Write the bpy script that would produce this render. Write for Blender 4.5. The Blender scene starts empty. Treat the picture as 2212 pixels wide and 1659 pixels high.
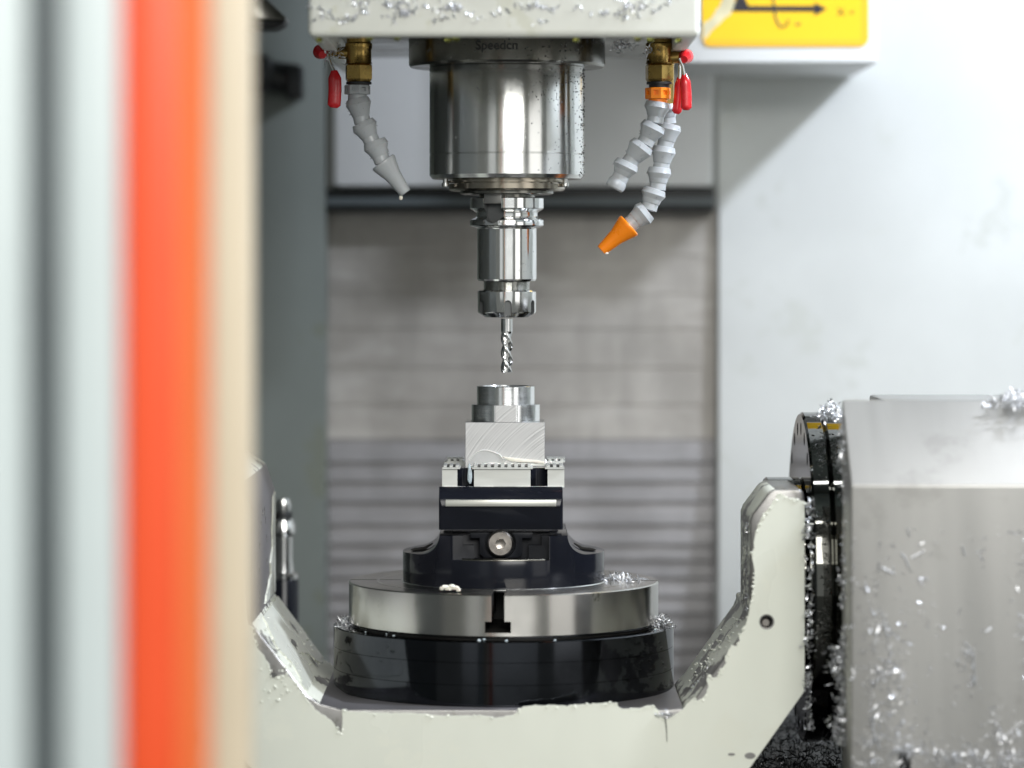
import bpy, bmesh, math, random
from mathutils import Vector, Matrix, Euler, noise
random.seed(7)
R = math.radians
scene = bpy.context.scene
col = scene.collection

# ------------------------------------------------------------------ units
# building unit "u" = 0.4 mm; photograph rows/columns are turned into places at a chosen depth Y
S, D, CX, CY, ZC = 0.0004, 7300.0, 1106.0, 570.0, 1.4
def q(px, py, Y=0.0):
    k = (D + Y) / D
    return Vector(((px - CX) * k, Y, (CY - py) * k))
def qx(px, Y=0.0): return (px - CX) * (D + Y) / D
def qz(py, Y=0.0): return (CY - py) * (D + Y) / D
def w(v): return Vector((v[0] * S, v[1] * S, v[2] * S + ZC))

# ------------------------------------------------------------------ camera
cam_d = bpy.data.cameras.new('camera')
cam = bpy.data.objects.new('camera', cam_d); col.objects.link(cam)
cam.location = (0, -D * S, ZC); cam.rotation_euler = (R(90), 0, 0)
cam_d.sensor_fit = 'HORIZONTAL'; cam_d.sensor_width = 36.0
cam_d.lens = 36.0 * D / 2212.0
cam_d.shift_y = -(829.5 - CY) / 2212.0
cam_d.clip_start = 0.05; cam_d.clip_end = 50
cam_d.dof.use_dof = True
cam_d.dof.focus_distance = (D - 90) * S
cam_d.dof.aperture_fstop = 2.55
scene.camera = cam

# ------------------------------------------------------------------ light
world = bpy.data.worlds.new('World'); scene.world = world; world.use_nodes = True
bg = world.node_tree.nodes['Background']
bg.inputs[0].default_value = (0.93, 0.98, 0.93, 1); bg.inputs[1].default_value = 0.18
def area(name, loc_u, target_u, sx, sy, power, color=(1, 1, 1), spread=180):
    l = bpy.data.lights.new(name, 'AREA'); l.shape = 'RECTANGLE'
    l.size, l.size_y, l.energy, l.color = sx, sy, power, color
    l.spread = R(spread)
    o = bpy.data.objects.new(name, l); col.objects.link(o)
    a, b = w(loc_u), w(target_u)
    o.location = a
    o.rotation_euler = (b - a).to_track_quat('-Z', 'Y').to_euler()
    return o
# work lamp of the machine: upper right, in front of the spindle
area('work_lamp', (2500, -800, 2090), (250, 500, -150), 0.11, 0.07, 21, (0.81, 0.87, 1.0))
# shop ceiling lamp, then unseen lamps added on the operator's side
area('shop_ceiling_lamp', (-600, -9000, 3800), (0, -3000, -300), 2.4, 1.0, 8, (1.0, 0.985, 0.95))
area('front_fill_lamp', (1800, -9500, 3300), (0, 0, -700), 1.9, 1.3, 98, (1.0, 0.99, 0.96))  # added front fill for the cradle's painted face
area('nose_band_lamp', (3500, -3900, 150), (0, 0, -100), 0.70, 1.2, 3.8, (1.0, 0.99, 0.97))  # added lamp, not a window: gives the spindle nose its bright band
area('metal_reflection_panel', (-400, -9800, 200), (0, 0, 0), 3.6, 1.8, 10.5, (0.95, 0.99, 1.0))  # added soft panel for the metal to reflect as mid grey
# shop tube lamps across the operator's side
area('tube_lamp_near', (900, -4000, 2800), (900, 0, -600), 1.8, 0.06, 8, (1, 0.99, 0.96))
area('tube_lamp_far', (900, -8500, 1550), (900, 0, -600), 1.8, 0.035, 2.2, (1, 0.99, 0.96))
# unseen tube added above the drive box to brighten its sloped top
area('slope_fill_lamp', (1300, -900, 1950), (1150, -500, -300), 0.9, 0.04, 3.2, (0.95, 0.97, 1.0))
scene.view_settings.view_transform = 'Standard'
scene.view_settings.look = 'None'
scene.view_settings.exposure = 0.0
scene.view_settings.gamma = 1.0
scene.cycles.use_denoising = True
scene.cycles.max_bounces = 8
scene.cycles.sample_clamp_indirect = 6.0

# ------------------------------------------------------------------ materials
def nodes_of(name):
    m = bpy.data.materials.new(name); m.use_nodes = True
    nt = m.node_tree
    return m, nt, nt.nodes['Principled BSDF']
def mapping(nt, scale=(1, 1, 1), rot=(0, 0, 0)):
    tc = nt.nodes.new('ShaderNodeTexCoord'); mp = nt.nodes.new('ShaderNodeMapping')
    mp.inputs['Scale'].default_value = scale; mp.inputs['Rotation'].default_value = rot
    nt.links.new(tc.outputs['Object'], mp.inputs[0])
    return mp.outputs[0]
def noise_tex(nt, vec, scale, detail=4, rough=0.55):
    n = nt.nodes.new('ShaderNodeTexNoise')
    n.inputs['Scale'].default_value = scale; n.inputs['Detail'].default_value = detail
    n.inputs['Roughness'].default_value = rough
    nt.links.new(vec, n.inputs['Vector'])
    return n.outputs['Fac']
def ramp(nt, fac, stops):
    r = nt.nodes.new('ShaderNodeValToRGB')
    els = r.color_ramp.elements
    while len(els) < len(stops): els.new(0.5)
    for e, (p, c) in zip(els, stops):
        e.position = p; e.color = (c[0], c[1], c[2], 1) if hasattr(c, '__len__') else (c, c, c, 1)
    nt.links.new(fac, r.inputs[0])
    return r.outputs[0]
def mix(nt, fac, a, b):
    m = nt.nodes.new('ShaderNodeMix'); m.data_type = 'RGBA'
    nt.links.new(fac, m.inputs[0])
    for s, v in ((m.inputs[6], a), (m.inputs[7], b)):
        if isinstance(v, bpy.types.NodeSocket): nt.links.new(v, s)
        else: s.default_value = (v[0], v[1], v[2], 1) if hasattr(v, '__len__') else (v, v, v, 1)
    return m.outputs[2]
def bump(nt, bs, h, strength, dist=0.001, prev=None):
    b = nt.nodes.new('ShaderNodeBump'); b.inputs['Strength'].default_value = strength
    b.inputs['Distance'].default_value = dist
    nt.links.new(h, b.inputs['Height'])
    if prev is not None: nt.links.new(prev, b.inputs['Normal'])
    nt.links.new(b.outputs[0], bs.inputs['Normal'])
    return b.outputs[0]
def M(name, c, rough=0.4, metal=0.0, var=0.08, scale=60, stretch=(1, 1, 1), rvar=0.06, bmp=0.0, bscale=None,
      coat=0.0, spec=None, trans=0.0, sss=0.0, dirt=None, dirt_scale=90, dirt_at=0.62, dirt_rough=None):
    m, nt, bs = nodes_of(name)
    v = mapping(nt, stretch)
    n = noise_tex(nt, v, scale)
    lo = [max(0, x * (1 - var)) for x in c]; hi = [min(1, x * (1 + var)) for x in c]
    cc = ramp(nt, n, [(0.3, lo), (0.7, hi)])
    rr = ramp(nt, n, [(0.3, max(0.02, rough - rvar)), (0.7, min(1, rough + rvar))])
    if dirt is not None:
        d = noise_tex(nt, mapping(nt), dirt_scale, 6, 0.7)
        f = ramp(nt, d, [(dirt_at, 0.0), (dirt_at + 0.06, 1.0)])
        cc = mix(nt, f, cc, dirt)
        if dirt_rough: rr = mix(nt, f, rr, dirt_rough)
    nt.links.new(cc, bs.inputs['Base Color']); nt.links.new(rr, bs.inputs['Roughness'])
    bs.inputs['Metallic'].default_value = metal
    if coat: bs.inputs['Coat Weight'].default_value = coat; bs.inputs['Coat Roughness'].default_value = 0.08
    if spec is not None: bs.inputs['Specular IOR Level'].default_value = spec
    if trans: bs.inputs['Transmission Weight'].default_value = trans
    if sss:
        bs.inputs['Subsurface Weight'].default_value = sss; bs.inputs['Subsurface Scale'].default_value = 0.003
    if bmp:
        h = noise_tex(nt, v, bscale or scale * 4, 5, 0.6)
        bump(nt, bs, h, bmp)
    return m

PAINT = (0.71, 0.73, 0.64)
m_paint = M('cream_white_paint', PAINT, 0.30, var=0.05, scale=9, stretch=(1, 1, 0.5), bmp=0.08, bscale=70, rvar=0.08, dirt=(0.71, 0.725, 0.63), dirt_scale=16, dirt_at=0.57)
m_cover = M('head_cover_paint', (0.80, 0.81, 0.74), 0.38, var=0.05, scale=14, dirt=(0.74, 0.745, 0.64), dirt_scale=28, dirt_at=0.56, bmp=0.05, bscale=200)
m_wall = M('enclosure_paint', (0.71, 0.73, 0.705), 0.45, var=0.05, scale=7, dirt=(0.665, 0.685, 0.645), dirt_scale=13, dirt_at=0.57, bmp=0.1, bscale=30)
m_wall_shade = M('shade_darkened_enclosure_paint', (0.165, 0.185, 0.168), 0.5, var=0.10, scale=4, dirt=(0.155, 0.17, 0.135), dirt_scale=7, dirt_at=0.58)  # same enclosure paint, with the left side's shade put into the colour
m_white = M('white_sheet_paint', (0.78, 0.79, 0.78), 0.42, var=0.03, scale=8, dirt=(0.62, 0.64, 0.46), dirt_scale=22, dirt_at=0.64)
m_steel = M('ground_steel', (0.70, 0.70, 0.68), 0.20, 1.0, var=0.05, scale=30, rvar=0.03, dirt=(0.10, 0.10, 0.10), dirt_scale=260, dirt_at=0.70, dirt_rough=0.5)
m_steel_dk = M('oiled_dark_steel', (0.19, 0.185, 0.165), 0.22, 1.0, var=0.18, scale=26, rvar=0.06, dirt=(0.03, 0.03, 0.03), dirt_scale=300, dirt_at=0.66, dirt_rough=0.5)
m_chrome = M('polished_steel', (0.76, 0.76, 0.75), 0.13, 1.0, var=0.03, scale=60, rvar=0.02)
m_table = M('turned_table_steel', (0.52, 0.505, 0.475), 0.24, 1.0, var=0.10, scale=14, rvar=0.04, dirt=(0.25, 0.24, 0.2), dirt_scale=40, dirt_at=0.66)
m_black = M('black_oxide_steel', (0.045, 0.048, 0.055), 0.10, 1.0, var=0.25, scale=16, rvar=0.04, spec=0.5)
m_flange = M('black_flange_steel', (0.11, 0.11, 0.10), 0.045, 1.0, var=0.15, scale=20, rvar=0.01)
m_slot = M('matte_slot_steel', (0.11, 0.115, 0.115), 0.5, 0.5, var=0.1, scale=60)
m_vise = M('black_anodised', (0.008, 0.009, 0.013), 0.15, 0.0, var=0.2, scale=20, rvar=0.03, spec=0.22)
m_vise2 = M('black_oxide_satin', (0.012, 0.013, 0.016), 0.38, 0.0, var=0.3, scale=40, rvar=0.08, bmp=0.05, bscale=500, spec=0.12)
m_jaw = M('satin_nickel_jaw', (0.56, 0.57, 0.54), 0.42, 0.55, var=0.05, scale=30, stretch=(1, 1, 5))
m_strip = M('chamfer_highlight_metal', (0.66, 0.66, 0.60), 0.30, 0.75, var=0.06, scale=40, stretch=(0.3, 1, 12))
m_recess_shade = M('recess_shade_black', (0.02, 0.019, 0.017), 0.5, 0.2, var=0.5, scale=60)  # near-black that stands in for shade inside slots and gaps
m_bolt = M('screw_steel', (0.36, 0.33, 0.30), 0.3, 1.0, var=0.15, scale=120)
m_bare = M('bare_trunnion_steel', (0.24, 0.235, 0.225), 0.36, 0.8, var=0.18, scale=22, rvar=0.08, dirt=(0.16, 0.155, 0.14), dirt_scale=30, dirt_at=0.58, bmp=0.06, bscale=240)
m_box = M('stainless_cover', (0.36, 0.355, 0.34), 0.36, 0.55, var=0.05, scale=5, stretch=(6, 1, 0.5), rvar=0.05, dirt=(0.31, 0.305, 0.29), dirt_scale=7, dirt_at=0.6, bmp=0.03, bscale=40)
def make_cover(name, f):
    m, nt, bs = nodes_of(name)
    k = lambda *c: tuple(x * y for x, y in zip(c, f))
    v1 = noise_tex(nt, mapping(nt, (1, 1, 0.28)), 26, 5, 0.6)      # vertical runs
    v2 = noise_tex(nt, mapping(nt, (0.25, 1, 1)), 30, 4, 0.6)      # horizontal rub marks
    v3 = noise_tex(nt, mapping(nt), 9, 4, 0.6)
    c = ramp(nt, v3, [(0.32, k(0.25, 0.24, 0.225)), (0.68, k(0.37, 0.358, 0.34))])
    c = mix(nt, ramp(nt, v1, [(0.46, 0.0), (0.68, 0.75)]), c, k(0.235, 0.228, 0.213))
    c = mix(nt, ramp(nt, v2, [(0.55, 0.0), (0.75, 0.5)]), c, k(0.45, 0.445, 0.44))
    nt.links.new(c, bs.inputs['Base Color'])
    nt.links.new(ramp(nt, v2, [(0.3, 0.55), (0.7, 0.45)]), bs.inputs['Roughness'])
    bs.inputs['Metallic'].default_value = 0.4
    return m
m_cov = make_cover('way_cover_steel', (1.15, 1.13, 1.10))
m_cov_low = make_cover('darker_lower_cover_steel', (0.60, 0.61, 0.65))  # same cover pattern tinted darker and cooler for the lower plates
m_brass = M('brass', (0.42, 0.28, 0.085), 0.28, 0.95, var=0.18, scale=60, rvar=0.08, dirt=(0.12, 0.08, 0.03), dirt_scale=70, dirt_at=0.62)
m_red = M('red_vinyl_grip', (0.62, 0.012, 0.018), 0.24, var=0.08, scale=60, spec=0.6)
m_grey = M('grey_hose_plastic', (0.40, 0.42, 0.43), 0.32, var=0.04, scale=40, spec=0.5, sss=0.05)
m_orange = M('orange_hose_plastic', (0.95, 0.25, 0.008), 0.30, var=0.04, scale=40, spec=0.5, sss=0.05)
m_rubber = M('black_rubber', (0.015, 0.016, 0.016), 0.5, var=0.3, scale=80)
m_blackpl = M('black_machine_part', (0.012, 0.013, 0.014), 0.4, var=0.3, scale=30)
m_yellow = M('yellow_sign_print', (0.92, 0.55, 0.0), 0.45, var=0.02, scale=8)
m_ink = M('black_sign_ink', (0.015, 0.012, 0.018), 0.5, var=0.2, scale=50)
m_tape = M('torn_film', (0.62, 0.56, 0.36), 0.35, var=0.25, scale=30)
m_door_w = M('door_white_paint', (0.55, 0.615, 0.615), 0.4, var=0.02, scale=6)
m_door_o = M('door_orange_paint', (0.80, 0.085, 0.02), 0.4, var=0.02, scale=6)
m_door_o_lit = M('door_orange_lit_edge', (0.80, 0.17, 0.045), 0.35, var=0.02, scale=6)  # door orange lightened for the light its bevel catches
m_cream = M('cream_door_post_paint', (0.72, 0.62, 0.46), 0.45, var=0.05, scale=5)
m_gasket = M('grey_door_gasket', (0.11, 0.13, 0.135), 0.5, var=0.12, scale=6)
m_chip = M('aluminium_chips', (0.78, 0.79, 0.81), 0.34, 0.85, var=0.12, scale=400)
m_chip_dk = M('dark_oily_chips', (0.05, 0.05, 0.05), 0.3, 0.8, var=0.4, scale=300)
m_bed = M('oily_machine_bed', (0.014, 0.014, 0.015), 0.45, 0.2, var=0.5, scale=40, bmp=0.3, bscale=90)
m_goo = M('white_coolant_residue', (0.83, 0.81, 0.76), 0.35, var=0.04, scale=120, sss=0.15)
m_goo_y = M('dried_yellow_residue', (0.80, 0.76, 0.66), 0.5, var=0.08, scale=120, sss=0.1)
m_print = M('engraved_ink', (0.035, 0.035, 0.033), 0.5, var=0.1, scale=60)
def m_liquid(name, c, rough=0.03):
    m, nt, bs = nodes_of(name)
    bs.inputs['Base Color'].default_value = (*c, 1); bs.inputs['Roughness'].default_value = rough
    bs.inputs['Transmission Weight'].default_value = 0.92; bs.inputs['IOR'].default_value = 1.33
    return m
m_drop = m_liquid('clear_coolant_drop', (0.97, 0.98, 1.0))
m_drop_y = m_liquid('yellow_coolant_drop', (0.80, 0.82, 0.22))
m_film = m_liquid('milky_coolant_film', (0.86, 0.86, 0.84), 0.25)
m_film.node_tree.nodes['Principled BSDF'].inputs['Transmission Weight'].default_value = 0.55
m_milk = m_liquid('milky_coolant_drop', (0.72, 0.82, 0.86), 0.15)
m_milk.node_tree.nodes['Principled BSDF'].inputs['Transmission Weight'].default_value = 0.45

def turned(m, amount):
    nt = m.node_tree; bs = nt.nodes['Principled BSDF']
    tg = nt.nodes.new('ShaderNodeTangent'); tg.direction_type = 'RADIAL'; tg.axis = 'Z'
    nt.links.new(tg.outputs[0], bs.inputs['Tangent'])
    bs.inputs['Anisotropic'].default_value = amount; bs.inputs['Anisotropic Rotation'].default_value = 0.25
for m_, a_ in ((m_steel, 0.8), (m_chrome, 0.7), (m_table, 0.8)): turned(m_, a_)
def make_sawn():
    m, nt, bs = nodes_of('sawn_aluminium')
    tc = nt.nodes.new('ShaderNodeTexCoord')
    # saw arcs: distance from a far centre, below right of the block, drives thin uneven bands
    sub = nt.nodes.new('ShaderNodeVectorMath'); sub.operation = 'SUBTRACT'
    c = w((220, 0, -600)); sub.inputs[1].default_value = (c.x, 0, c.z)
    nt.links.new(tc.outputs['Object'], sub.inputs[0])
    mul = nt.nodes.new('ShaderNodeVectorMath'); mul.operation = 'MULTIPLY'; mul.inputs[1].default_value = (1, 0, 1)
    nt.links.new(sub.outputs[0], mul.inputs[0])
    ln = nt.nodes.new('ShaderNodeVectorMath'); ln.operation = 'LENGTH'
    nt.links.new(mul.outputs[0], ln.inputs[0])
    n1 = nt.nodes.new('ShaderNodeTexNoise'); n1.noise_dimensions = '1D'
    n1.inputs['Scale'].default_value = 620; n1.inputs['Detail'].default_value = 6; n1.inputs['Roughness'].default_value = 0.75
    nt.links.new(ln.outputs['Value'], n1.inputs['W'])
    n2 = noise_tex(nt, mapping(nt, (1, 1, 1)), 45, 3)
    hgt = mix(nt, ramp(nt, n2, [(0.35, 0.25), (0.65, 0.9)]), 0.5, n1.outputs['Fac'])
    cc = ramp(nt, hgt, [(0.35, (0.34, 0.34, 0.34)), (0.62, (0.62, 0.62, 0.61))])
    nt.links.new(cc, bs.inputs['Base Color'])
    bs.inputs['Metallic'].default_value = 0.75; bs.inputs['Roughness'].default_value = 0.42
    bump(nt, bs, hgt, 0.5, 0.0006)
    return m
m_sawn = make_sawn()
m_alu = M('turned_aluminium', (0.82, 0.83, 0.83), 0.22, 1.0, var=0.04, scale=30, stretch=(1, 1, 22), rvar=0.05, bmp=0.03, bscale=60)
turned(m_alu, 0.7)

def make_worn(name, thresh, scale=26):
    m, nt, bs = nodes_of(name)
    v = mapping(nt, (1, 0.55, 1))
    n = noise_tex(nt, v, scale, 7, 0.68)
    f = ramp(nt, n, [(thresh, 0.0), (thresh + 0.015, 1.0)])
    st = ramp(nt, noise_tex(nt, mapping(nt), 40, 4), [(0.3, (0.24, 0.235, 0.225)), (0.7, (0.42, 0.41, 0.40))])
    nt.links.new(mix(nt, f, PAINT, st), bs.inputs['Base Color'])
    nt.links.new(mix(nt, f, 0.0, 0.6), bs.inputs['Metallic'])
    bs.inputs['Roughness'].default_value = 0.5
    h = mix(nt, f, 1.0, ramp(nt, noise_tex(nt, mapping(nt), 220, 5), [(0, 0.0), (1, 0.3)]))
    bump(nt, bs, h, 0.7, 0.0012)
    return m
m_worn_l = make_worn('worn_paint_over_steel', 0.56)
m_worn_r = make_worn('mostly_bare_worn_paint', 0.52)

# ------------------------------------------------------------------ mesh helpers (all in u)
def new_bm(): return bmesh.new()
def box(bm, x0, x1, y0, y1, z0, z1, bev=0, seg=2):
    t = bmesh.new()
    vs = [t.verts.new((x, y, z)) for x in (x0, x1) for y in (y0, y1) for z in (z0, z1)]
    for f in ((0, 1, 3, 2), (4, 6, 7, 5), (0, 4, 5, 1), (2, 3, 7, 6), (0, 2, 6, 4), (1, 5, 7, 3)):
        t.faces.new([vs[i] for i in f])
    bmesh.ops.recalc_face_normals(t, faces=t.faces)
    if bev: bmesh.ops.bevel(t, geom=t.edges[:], offset=bev, segments=seg, profile=0.5, affect='EDGES')
    merge(bm, t)
def merge(bm, t, mtx=None):
    if mtx is not None: bmesh.ops.transform(t, matrix=mtx, verts=t.verts)
    me = bpy.data.meshes.new('tmp'); t.to_mesh(me); t.free()
    bm.from_mesh(me); bpy.data.meshes.remove(me)
def basis(axis):
    a = Vector(axis).normalized()
    h = Vector((0, 0, 1)) if abs(a.z) < 0.9 else Vector((1, 0, 0))
    x = a.cross(h).normalized(); y = a.cross(x).normalized()
    return x, y, a
def lathe(bm, prof, origin, axis=(0, 0, 1), seg=96, cap=True):
    """prof: list of (radius, t along axis)"""
    x, y, a = basis(axis); o = Vector(origin)
    rings = []
    for r, t in prof:
        if r < 1e-6: rings.append([bm.verts.new(o + a * t)])
        else: rings.append([bm.verts.new(o + a * t + (x * math.cos(i * 2 * math.pi / seg) + y * math.sin(i * 2 * math.pi / seg)) * r) for i in range(seg)])
    fs = []
    for A, B in zip(rings, rings[1:]):
        for i in range(seg):
            j = (i + 1) % seg
            if len(A) == 1 and len(B) == 1: continue
            if len(A) == 1: fs.append(bm.faces.new((A[0], B[i], B[j])))
            elif len(B) == 1: fs.append(bm.faces.new((A[i], A[j], B[0])))
            else: fs.append(bm.faces.new((A[i], A[j], B[j], B[i])))
    if cap:
        if len(rings[0]) > 1: fs.append(bm.faces.new(rings[0]))
        if len(rings[-1]) > 1: fs.append(bm.faces.new(rings[-1]))
    bmesh.ops.recalc_face_normals(bm, faces=bm.faces)
def prism(bm, pts, axis, a, b, bev=0, seg=2):
    """pts 2-D outline; axis 'y': pts are (x,z); 'x': (y,z); 'z': (x,y)"""
    t = bmesh.new()
    def P(p, d):
        return {'y': (p[0], d, p[1]), 'x': (d, p[0], p[1]), 'z': (p[0], p[1], d)}[axis]
    A = [t.verts.new(P(p, a)) for p in pts]; B = [t.verts.new(P(p, b)) for p in pts]
    n = len(pts)
    t.faces.new(A); t.faces.new(B[::-1])
    for i in range(n):
        j = (i + 1) % n
        t.faces.new((A[j], A[i], B[i], B[j]))
    bmesh.ops.recalc_face_normals(t, faces=t.faces)
    if bev:
        es = [e for e in t.edges if len(e.link_faces) == 2 and e.calc_face_angle(0) > R(25)]
        bmesh.ops.bevel(t, geom=es, offset=bev, segments=seg, profile=0.5, affect='EDGES', clamp_overlap=True)
    merge(bm, t)
def tube(bm, path, r, seg=10, caps=True):
    path = [Vector(p) for p in path]
    n = len(path); rr = r if hasattr(r, '__len__') else [r] * n
    rings = []; up = None
    for i, p in enumerate(path):
        d = (path[min(i + 1, n - 1)] - path[max(i - 1, 0)]).normalized()
        if up is None: up = basis(d)[0]
        x = (up - d * up.dot(d)).normalized(); y = d.cross(x); up = x
        rings.append([bm.verts.new(p + (x * math.cos(k * 2 * math.pi / seg) + y * math.sin(k * 2 * math.pi / seg)) * rr[i]) for k in range(seg)])
    for A, B in zip(rings, rings[1:]):
        for i in range(seg):
            j = (i + 1) % seg
            bm.faces.new((A[i], A[j], B[j], B[i]))
    if caps:
        bm.faces.new(rings[0][::-1]); bm.faces.new(rings[-1])
    bmesh.ops.recalc_face_normals(bm, faces=bm.faces)
def blob(bm, c, rx, ry, rz, sub=2, wob=0.0, seed=0):
    t = bmesh.new(); bmesh.ops.create_icosphere(t, subdivisions=sub, radius=1)
    for v in t.verts:
        f = 1 + wob * noise.noise(v.co * 1.7 + Vector((seed, seed * 2, 0)))
        v.co = Vector((v.co.x * rx * f, v.co.y * ry * f, v.co.z * rz * f)) + Vector(c)
    merge(bm, t)
def ragged(pts, step=5.0, amp=4.0, seed=0, fine=1.0, closed=True):
    out = []; n = len(pts)
    for i in range(n if closed else n - 1):
        a, b = Vector(pts[i]), Vector(pts[(i + 1) % n])
        L = (b - a).length; k = max(1, int(L / step))
        nrm = Vector((-(b - a).y, (b - a).x)).normalized() if L > 0 else Vector((0, 0))
        for j in range(k):
            p = a.lerp(b, j / k)
            h = noise.noise(Vector((p.x / 34, p.y / 34, seed))) * amp + noise.noise(Vector((p.x / 9, p.y / 9, seed + 5))) * amp * 0.55 * fine \
                + noise.noise(Vector((p.x / 3.4, p.y / 3.4, seed + 9))) * amp * 0.25 * fine
            e = min(1, 2.2 * min(j, k - j) / k) if k > 1 else 0
            out.append(p + nrm * h * e)
    return [(p.x, p.y) for p in out]

def obj(name, bm, mat, parent=None, sharp=32, smooth=True, **props):
    me = bpy.data.meshes.new(name)
    bmesh.ops.transform(bm, matrix=Matrix.Translation((0, 0, ZC)) @ Matrix.Scale(S, 4), verts=bm.verts)
    bm.to_mesh(me); bm.free()
    mats = mat if isinstance(mat, (list, tuple)) else [mat]
    for m in mats: me.materials.append(m)
    o = bpy.data.objects.new(name, me); col.objects.link(o)
    shade(o, sharp, smooth)
    if parent is not None:
        o.parent = parent
        o.matrix_parent_inverse = PINV.get(parent.name, Matrix.Identity(4))
    for k, v in props.items(): o[k] = v
    PINV[o.name] = Matrix.Identity(4)
    return o
PINV = {}
def shade(o, sharp=32, smooth=True):
    me = o.data
    if smooth:
        me.polygons.foreach_set('use_smooth', [True] * len(me.polygons))
        me.set_sharp_from_angle(angle=R(sharp))
    me.update()
def thing(name, label, cat, base, group=None):
    o = bpy.data.objects.new(name, None); col.objects.link(o)
    o.empty_display_size = 0.02
    o.location = w(base)
    o['label'] = label; o['category'] = cat
    if group: o['group'] = group
    PINV[o.name] = Matrix.Translation(-w(base))
    return o
def tag(o, label, cat, group=None, kind=None):
    o['label'] = label; o['category'] = cat
    if group: o['group'] = group
    if kind: o['kind'] = kind
    return o
def boolean(o, bm, op='DIFFERENCE', sharp=32, mat=None):
    me = bpy.data.meshes.new('cutter')
    bmesh.ops.transform(bm, matrix=Matrix.Translation((0, 0, ZC)) @ Matrix.Scale(S, 4), verts=bm.verts)
    bm.to_mesh(me); bm.free()
    if mat: me.materials.append(mat)
    c = bpy.data.objects.new('cutter', me); col.objects.link(c)
    md = o.modifiers.new('b', 'BOOLEAN'); md.object = c; md.operation = op; md.solver = 'EXACT'
    if mat:
        md.material_mode = 'TRANSFER'
    dg = bpy.context.evaluated_depsgraph_get(); dg.update()
    new = bpy.data.meshes.new_from_object(o.evaluated_get(dg))
    o.modifiers.clear()
    o.data = new
    bpy.data.objects.remove(c); bpy.data.meshes.remove(me)
    shade(o, sharp)
def bevel_mesh(o, off, seg=2, ang=30):
    bm = bmesh.new(); bm.from_mesh(o.data)
    bmesh.ops.remove_doubles(bm, verts=bm.verts, dist=1e-6)
    es = [e for e in bm.edges if len(e.link_faces) == 2 and e.calc_face_angle(0) > R(ang)]
    bmesh.ops.bevel(bm, geom=es, offset=off * S, segments=seg, profile=0.5, affect='EDGES', clamp_overlap=True)
    bm.to_mesh(o.data); bm.free(); shade(o)
def face_mat(o, test, idx):
    for p in o.data.polygons:
        if test(p): p.material_index = idx

def chips(bm, n, place, L=(10, 26), wd=(1.5, 3.5), curl=(4, 10), rng=None):
    """small curled ribbons of swarf; place(rng) gives a position"""
    rng = rng or random
    for _ in range(n):
        p = Vector(place(rng)); l = rng.uniform(*L); r = rng.uniform(*curl); wdt = rng.uniform(*wd)
        k = 6; tot = l / r; pitch = rng.uniform(0.1, 0.6) * r
        rot = Euler((rng.uniform(0, 6.28), rng.uniform(0, 6.28), rng.uniform(0, 6.28))).to_matrix()
        prev = None
        for i in range(k + 1):
            a = tot * i / k
            c = Vector((r * math.cos(a) - r * math.cos(tot / 2), r * math.sin(a) - r * math.sin(tot / 2), pitch * (a - tot / 2)))
            tw = wdt * (0.35 + 0.65 * math.sin(math.pi * (i + 0.4) / (k + 0.8)))
            a1 = bm.verts.new(p + rot @ (c + Vector((0, 0, tw)))); a2 = bm.verts.new(p + rot @ (c - Vector((math.cos(a) * tw * 0.4, math.sin(a) * tw * 0.4, tw))))
            if prev: bm.faces.new((prev[0], prev[1], a2, a1))
            prev = (a1, a2)
def drops(bm, n, place, r=(1.2, 3), flat=0.5, rng=None):
    rng = rng or random
    for i in range(n):
        p = place(rng); s = rng.uniform(*r)
        blob(bm, p, s, s * flat, s * rng.uniform(0.9, 1.5), sub=1)

# ================================================================== SETTING
YW = 1500.0
# back wall of the enclosure, right of the way cover
b = new_bm(); box(b, qx(1552, YW), 3600, YW, YW + 40, -1500, 2600, 6)
o = obj('back_wall', b, m_wall); o['kind'] = 'structure'
b = new_bm(); box(b, -1520, qx(702, 1410), 1410, YW + 100, -1500, 2600, 6)
o = obj('back_wall', b, m_wall_shade); o['kind'] = 'structure'
b = new_bm(); box(b, -1560, -1520, -1700, YW + 100, -1500, 2600, 6)
o = obj('left_wall', b, M('reflection_darkened_wall_paint', (0.11, 0.12, 0.115), 0.5, var=0.1, scale=4)); o['kind'] = 'structure'  # unseen wall, colour darkened so the spindle nose reflects dark at left
b = new_bm(); box(b, 2900, 2940, -1700, YW, -1500, 2600, 6)
o = obj('right_wall', b, m_wall); o['kind'] = 'structure'
b = new_bm(); box(b, -1560, 2940, -1840, YW + 100, 2600, 2640, 6)
o = obj('light_block_roof', b, m_wall_shade); o['kind'] = 'structure'  # unseen roof added to keep the shop lamps off the interior
b = new_bm(); box(b, -1560, 2940, -1880, -1842, 1020, 2640, 6)
o = obj('light_block_header', b, m_wall_shade); o['kind'] = 'structure'  # unseen panel added to block high shop lamps at the front
b = new_bm(); box(b, -3600, 3600, -1800, YW + 100, -1560, -1500)
o = obj('machine_floor', b, m_bed); o['kind'] = 'structure'
b = new_bm(); box(b, qx(700, YW), qx(1556, YW), YW + 330, YW + 360, -1500, 2600)
o = obj('recess_wall', b, m_wall_shade); o['kind'] = 'structure'

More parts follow.
